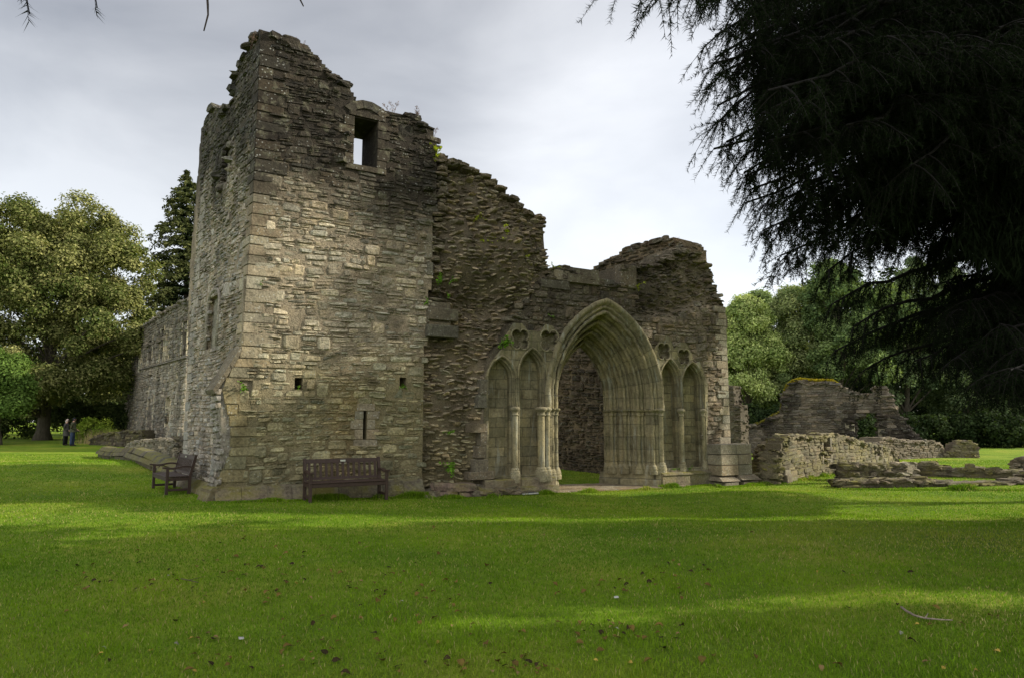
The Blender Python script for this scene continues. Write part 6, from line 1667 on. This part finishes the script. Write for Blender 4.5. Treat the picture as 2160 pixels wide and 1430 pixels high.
kinds = [('curled brown dead leaf lying on the shaded lawn', 'brown dead leaves scattered over the lawn', (.12, .082, .02), 150, (.07, .14)), ('very dark shrivelled dead leaf lying on the lawn', 'dark shrivelled leaves scattered over the lawn', (.035, .024, .010), 90, (.06, .13)),
         ('yellow fallen leaf lying flat on the lawn', 'yellow fallen leaves on the lawn', (.34, .24, .05), 16, (.06, .09)), ('pale grey-white leaf lying upturned on the lawn', 'pale upturned leaves on the lawn', (.22, .22, .16), 12, (.05, .08)), ('light tan dead leaf lying on the lawn', 'tan dead leaves on the lawn', (.20, .135, .055), 50, (.06, .10))]
clus = [(330, 1225, 130, 20), (480, 1190, 80, 25), (620, 1225, 120, 45), (800, 1200, 110, 50), (700, 1290, 150, 40), (1080, 1408, 60, 10), (560, 1390, 120, 25), (1300, 1340, 60, 15), (1400, 1230, 60, 20), (900, 1260, 90, 40)]
for ki, (lab, grp, c_, n_, sz) in enumerate(kinds):
    protos = [leafmesh('fallen_leaf', 300+10*ki+q, 1.0, np.array(c_)*(.8+.2*q)) for q in range(3)]
    for q in range(n_):
        if q < 3: o = protos[q]
        else: o = protos[q % 3].copy(); col.objects.link(o)
        if rg.random() < .72 and ki in (0, 1, 4):
            cx_, cy_, sx_, sy_ = clus[rg.integers(len(clus))]; px, py = rg.normal(cx_, sx_), rg.normal(cy_, sy_)
        else: px, py = rg.uniform(120, 2140), 1075 + 350*rg.random()**.75
        py = min(max(py, 1060), 1425); P = g2(px, py); s_ = rg.uniform(*sz)*.56
        o.location = (P[0], P[1], float(ground(*P)) + .012 - .05*s_); o.rotation_euler = (rg.uniform(-.5, .5), rg.uniform(-.5, .5), rg.uniform(0, 6.28)); o.scale = (s_, s_, s_)
        tag(o, lab, 'leaf', grp)
def lawnpts(pp): return np.array([[*g2(px, py), 0] for px, py in pp])
def stick(pp, r, label, c_=(.30, .24, .18)):
    P = lawnpts(pp); P[:, 2] = ground(P[:, 0], P[:, 1]) + .035; o_ = P[0].copy(); A_ = Acc(); tube(A_, P - o_, np.linspace(r, r*.5, len(P)), 6, c_, .15)
    k = len(P)//2; tube(A_, np.array([P[k], P[k] + [.1, .12, .01]]) - o_, [r*.6, r*.3], 5, c_)
    o = A_.build('fallen_twig', M['bark']); o.location = o_; tag(o, label, 'twig'); return o
stick([(1902, 1288), (1912, 1296), (1930, 1306), (1952, 1312), (1985, 1315), (2010, 1316)], .011, 'pale curved twig lying on the grass at lower right')
stick([(382, 1227), (398, 1230), (418, 1235)], .006, 'short thin brown twig among dead leaves at lower left', (.1, .07, .05))
# little marker plate in the grass before the doorway
P = g2(1115, 1043); o = empty('marker_plate', (P[0], P[1], float(ground(*P))+.02), math.atan2(.5, .866)); tag(o, 'small ribbed metal plate set in the grass before the doorway', 'plate')
A_ = Acc(); box(A_, (-.24, -.12, 0), (.24, .12, .035), bev=.008); A_.build('plate_body', M['plaque'], o)
A_ = Acc()
for q in range(5): box(A_, (-.2, -.09+q*.04, .036), (.2, -.075+q*.04, .042), c=(1, 1, 1))
A_.build('ribs', plain_mat('dark_metal', (.05, .05, .05), .6), o)
# white stone chips
for px, py, s_, lab in ((168, 0, 0, ''), (445, 1054, .11, 'pale stone chip by the splayed foot of the tower corner'), (1300, 1265, .024, 'small white stone on the open lawn at centre right'), (508, 1353, .02, 'grey white stone chip in the lower left lawn')):
    if not s_: continue
    P = g2(px, py); A_ = Acc(); blocks(A_, rg, np.zeros((1, 3)), np.eye(3)[None], np.array([[s_, s_*.6, s_*.35]]), np.array([[.5, .49, .45]])); o = A_.build('stone_chip', M['dressed']); o.location = (P[0], P[1], float(ground(*P))+.03); o.rotation_euler = (0, .1, .5); tag(o, lab, 'stone')
# dry stalks on the wall heads
def weed(px, py, h, label, pl=FP, dep=-.25, seed=1, c_=(.16, .10, .07)):
    r = np.random.default_rng(seed); a, z = pl.px(px, py); b = pl.M(a, z-.08, dep); A_ = Acc()
    for s_ in range(r.integers(1, 4)):
        t = np.linspace(0, 1, 6); lean = r.normal(0, .12, 2); H_ = h*r.uniform(.7, 1.1)
        p = np.stack([lean[0]*t**1.5*H_*2 + .03*s_, lean[1]*t**1.5*H_*2, H_*t], 1); tube(A_, p, .005*(1-.6*t), 4, c_)
        for q in range(16):
            f = r.uniform(.45, 1); p0 = np.array([np.interp(f, t, p[:, k]) for k in range(3)]); d_ = unit(r.standard_normal(3) + [0, 0, .9]); L = .13*(1.25-f); tube(A_, np.array([p0, p0+d_*L]), .0028, 3, c_, cap=False)
            leaf_quads(A_, r, (p0+d_*L)[None] + r.normal(0, .012, (4, 3)), r.standard_normal((4, 3)), np.full(4, .022), np.tile([c_], (4, 1))*1.6)
    o = A_.build('dry_weed', M['bark']); o.location = b; tag(o, label, 'weed', None)
weed(532, 88, .38, 'dry weed on the left shoulder of the tower peak', seed=1)
weed(632, 100, .42, 'dry weed on the broken step just right of the tower peak', seed=2)
weed(834, 238, .48, 'tall dry weed on the wall head right of the upper window', seed=3)
weed(886, 243, .35, 'thin bare weed on the rounded stone at tower right shoulder', seed=4)
weed(920, 292, .55, 'bushy dry weed hanging over the notch right of the tower', seed=5)
weed(1432, 520, .4, 'faint dry weed on top of the right-hand rubble peak', seed=6)
# green plants rooted in the joints
def fern(px, py, s_, n, c_, label, pl=FP, dep=.05, seed=1, hang=.3, nm='wall_plant'):
    r = np.random.default_rng(seed); a, z = pl.px(px, py); b = pl.M(a, z, dep); A_ = Acc()
    for q in range(max(3, n//9)):
        e_ = np.array([r.normal(0, .7), r.normal(-.3, .4), r.uniform(-hang*2.2, 1.0)])*s_; m = np.linspace(0, 1, 9)[:, None]; p = e_*m + np.array([0, 0, .25*s_])*np.sin(m*3.1)
        tube(A_, p[::4], .004, 3, np.array(c_)*.6, cap=False); k = r.normal(0, .11*s_, (9, 3)); leaf_quads(A_, r, p + k, r.standard_normal((9, 3)) + [0, -.6, .8], r.uniform(.22, .42, 9)*s_, np.array(c_)*(1+.25*r.standard_normal((9, 1))).clip(.5, 1.6), asp=.75)
    o = A_.build(nm, M['leaf']); o.location = b; tag(o, label, 'plant')
GR, YG, DG = (.11, .22, .02), (.30, .34, .03), (.06, .13, .02)
for k, (px, py, s_, n, c_, dep, lab) in enumerate([
    (922, 330, .26, 60, YG, .02, 'bright tuft hanging below the notch where tower meets torn wall'), (1005, 463, .17, 40, YG, .05, 'small bright tuft high in the torn wall on a ledge'),
    (1018, 512, .2, 50, YG, .0, 'yellow-green plant left of the pair in the torn wall bay'), (1040, 505, .2, 60, YG, .02, 'middle plant of the cluster growing in the torn wall'), (1064, 493, .24, 70, YG, .05, 'largest orange-tinged plant in the torn wall cluster'),
    (1112, 545, .2, 50, YG, .0, 'plant near the right edge of the torn wall top'), (1095, 525, .17, 40, GR, .0, 'green plant just above the right ledge of the torn wall'), (1060, 545, .14, 30, GR, .0, 'little plant under the bulge of the torn wall'),
    (928, 595, .2, 45, GR, .05, 'leafy plant beside the tower edge at mid height'), (952, 594, .14, 30, GR, .05, 'small plant right of the leafy one at mid height'), (945, 628, .13, 30, GR, .05, 'tiny plant just above the broken corbel'), (902, 640, .15, 30, GR, .05, 'plant in the joint at the corbel upper left'),
    (1066, 727, .26, 90, GR, .08, 'dark green fern hanging beside the left arcade panel'), (1160, 668, .1, 24, GR, .04, 'tiny plant in the wall above the second quatrefoil'), (948, 915, .15, 40, GR, .0, 'small plant low in the torn wall'), (950, 990, .24, 80, GR, .1, 'leafy plant at the foot of the torn wall'),
    (515, 822, .2, 50, GR, .05, 'fern in the corner hole of the tower quoins'), (628, 820, .09, 24, GR, .03, 'tuft in the left square hole of the tower'), (850, 816, .13, 36, GR, .03, 'tuft in the right square hole of the tower'), (1344, 606, .18, 50, YG, .0, 'weeds at the foot of the upright block on the parapet'),
    (1166, 565, .14, 36, YG, .0, 'orange-green tuft at the step between torn wall and parapet'), (547, 600, .08, 20, GR, .03, 'tiny plant on the tower corner at mid height'), (1418, 990, .12, 30, GR, .1, 'green tuft at the base of third blind arch'), (1450, 990, .12, 30, GR, .1, 'green tuft at the base of fourth blind arch')]):
    fern(px, py, s_, n, c_, lab, dep=dep, seed=400+k)
# bright shrub and tall dry grass by the left wood
P = at(196, 925, 47); r = np.random.default_rng(3); A_ = Acc()
crown(A_, r, [((0, 0, .7), (1.2, .9, .8)), ((.9, 0, .5), (.8, .6, .5))], 26, 160, (.25, .5), .13, (.13, .20, .02), (.28, .34, .05)); o = A_.build('shrub', M['leaf']); o.location = (P[0], P[1], float(ground(P[0], P[1]))); tag(o, 'bright sunlit yellow-green shrub behind the walkers', 'shrub')
P = at(222, 928, 46); n = 900; A_ = Acc(); x, y = r.normal(0, .8, n), r.normal(0, .5, n); h = r.uniform(.3, 1.1, n); l = r.normal(0, .2, (n, 2))
v = np.stack([np.stack([x-.008, y, 0*x], 1), np.stack([x+.008, y, 0*x], 1), np.stack([x+l[:, 0]*h, y+l[:, 1]*h, h], 1)], 1); A_.add(v.reshape(-1, 3), np.arange(n)[:, None]*3+np.array([0, 1, 2]), (.34, .27, .13), 0, False)
o = A_.build('tall_grass', M['leaf']); o.location = (P[0], P[1], float(ground(P[0], P[1]))); tag(o, 'clump of tall straw-coloured grass at the wood edge by the side range', 'grass', kind='stuff')
# trees standing out of the picture to the right, whose shade falls on the front
def shade_tree(name, x, y, z0, z1, r_, label, seed, n=26000):
    r = np.random.default_rng(seed); gz_ = float(ground(x, y)); o = empty(name, (x, y, gz_)); tag(o, label, 'tree'); A_ = Acc()
    C = crown(A_, r, [((0, 0, (z0+z1)/2), (r_, r_, (z1-z0)/2))], int(n/160), 160, (.5, 1.1), .36, (.05, .09, .02), (.1, .14, .04)); A_.build('crown', M['leaf'], o)
    W = Acc(); limbs(W, r, (0, 0, -.2), (0, 0, z1*.85), .35, C, 16, (.1, .08, .06), seed); W.build('trunk', M['bark'], o)

shade_tree('lime_tree', 20.5, 18.0, 5.5, 15.0, 2.2, 'tall lime tree right of the lawn, throwing dappled shade on the tower foot', 501)
shade_tree('lime_tree', 23.5, 23.5, 12.0, 24.0, 4.2, 'taller lime tree behind the first, shading the west front', 502, 34000)

shade_tree('added_yew_tree', 19.5, 3.6, 1.0, 19.0, 4.6, 'unseen dark yew right of the camera, added to shade the near lawn', 503, 60000)  # yews out of view, added to close gaps in the lawn's shade
shade_tree('added_yew_tree', 20.0, 11.6, 1.0, 12.5, 2.7, 'smaller unseen yew beyond the fir trunk, added to shade the middle of the lawn', 504, 40000)
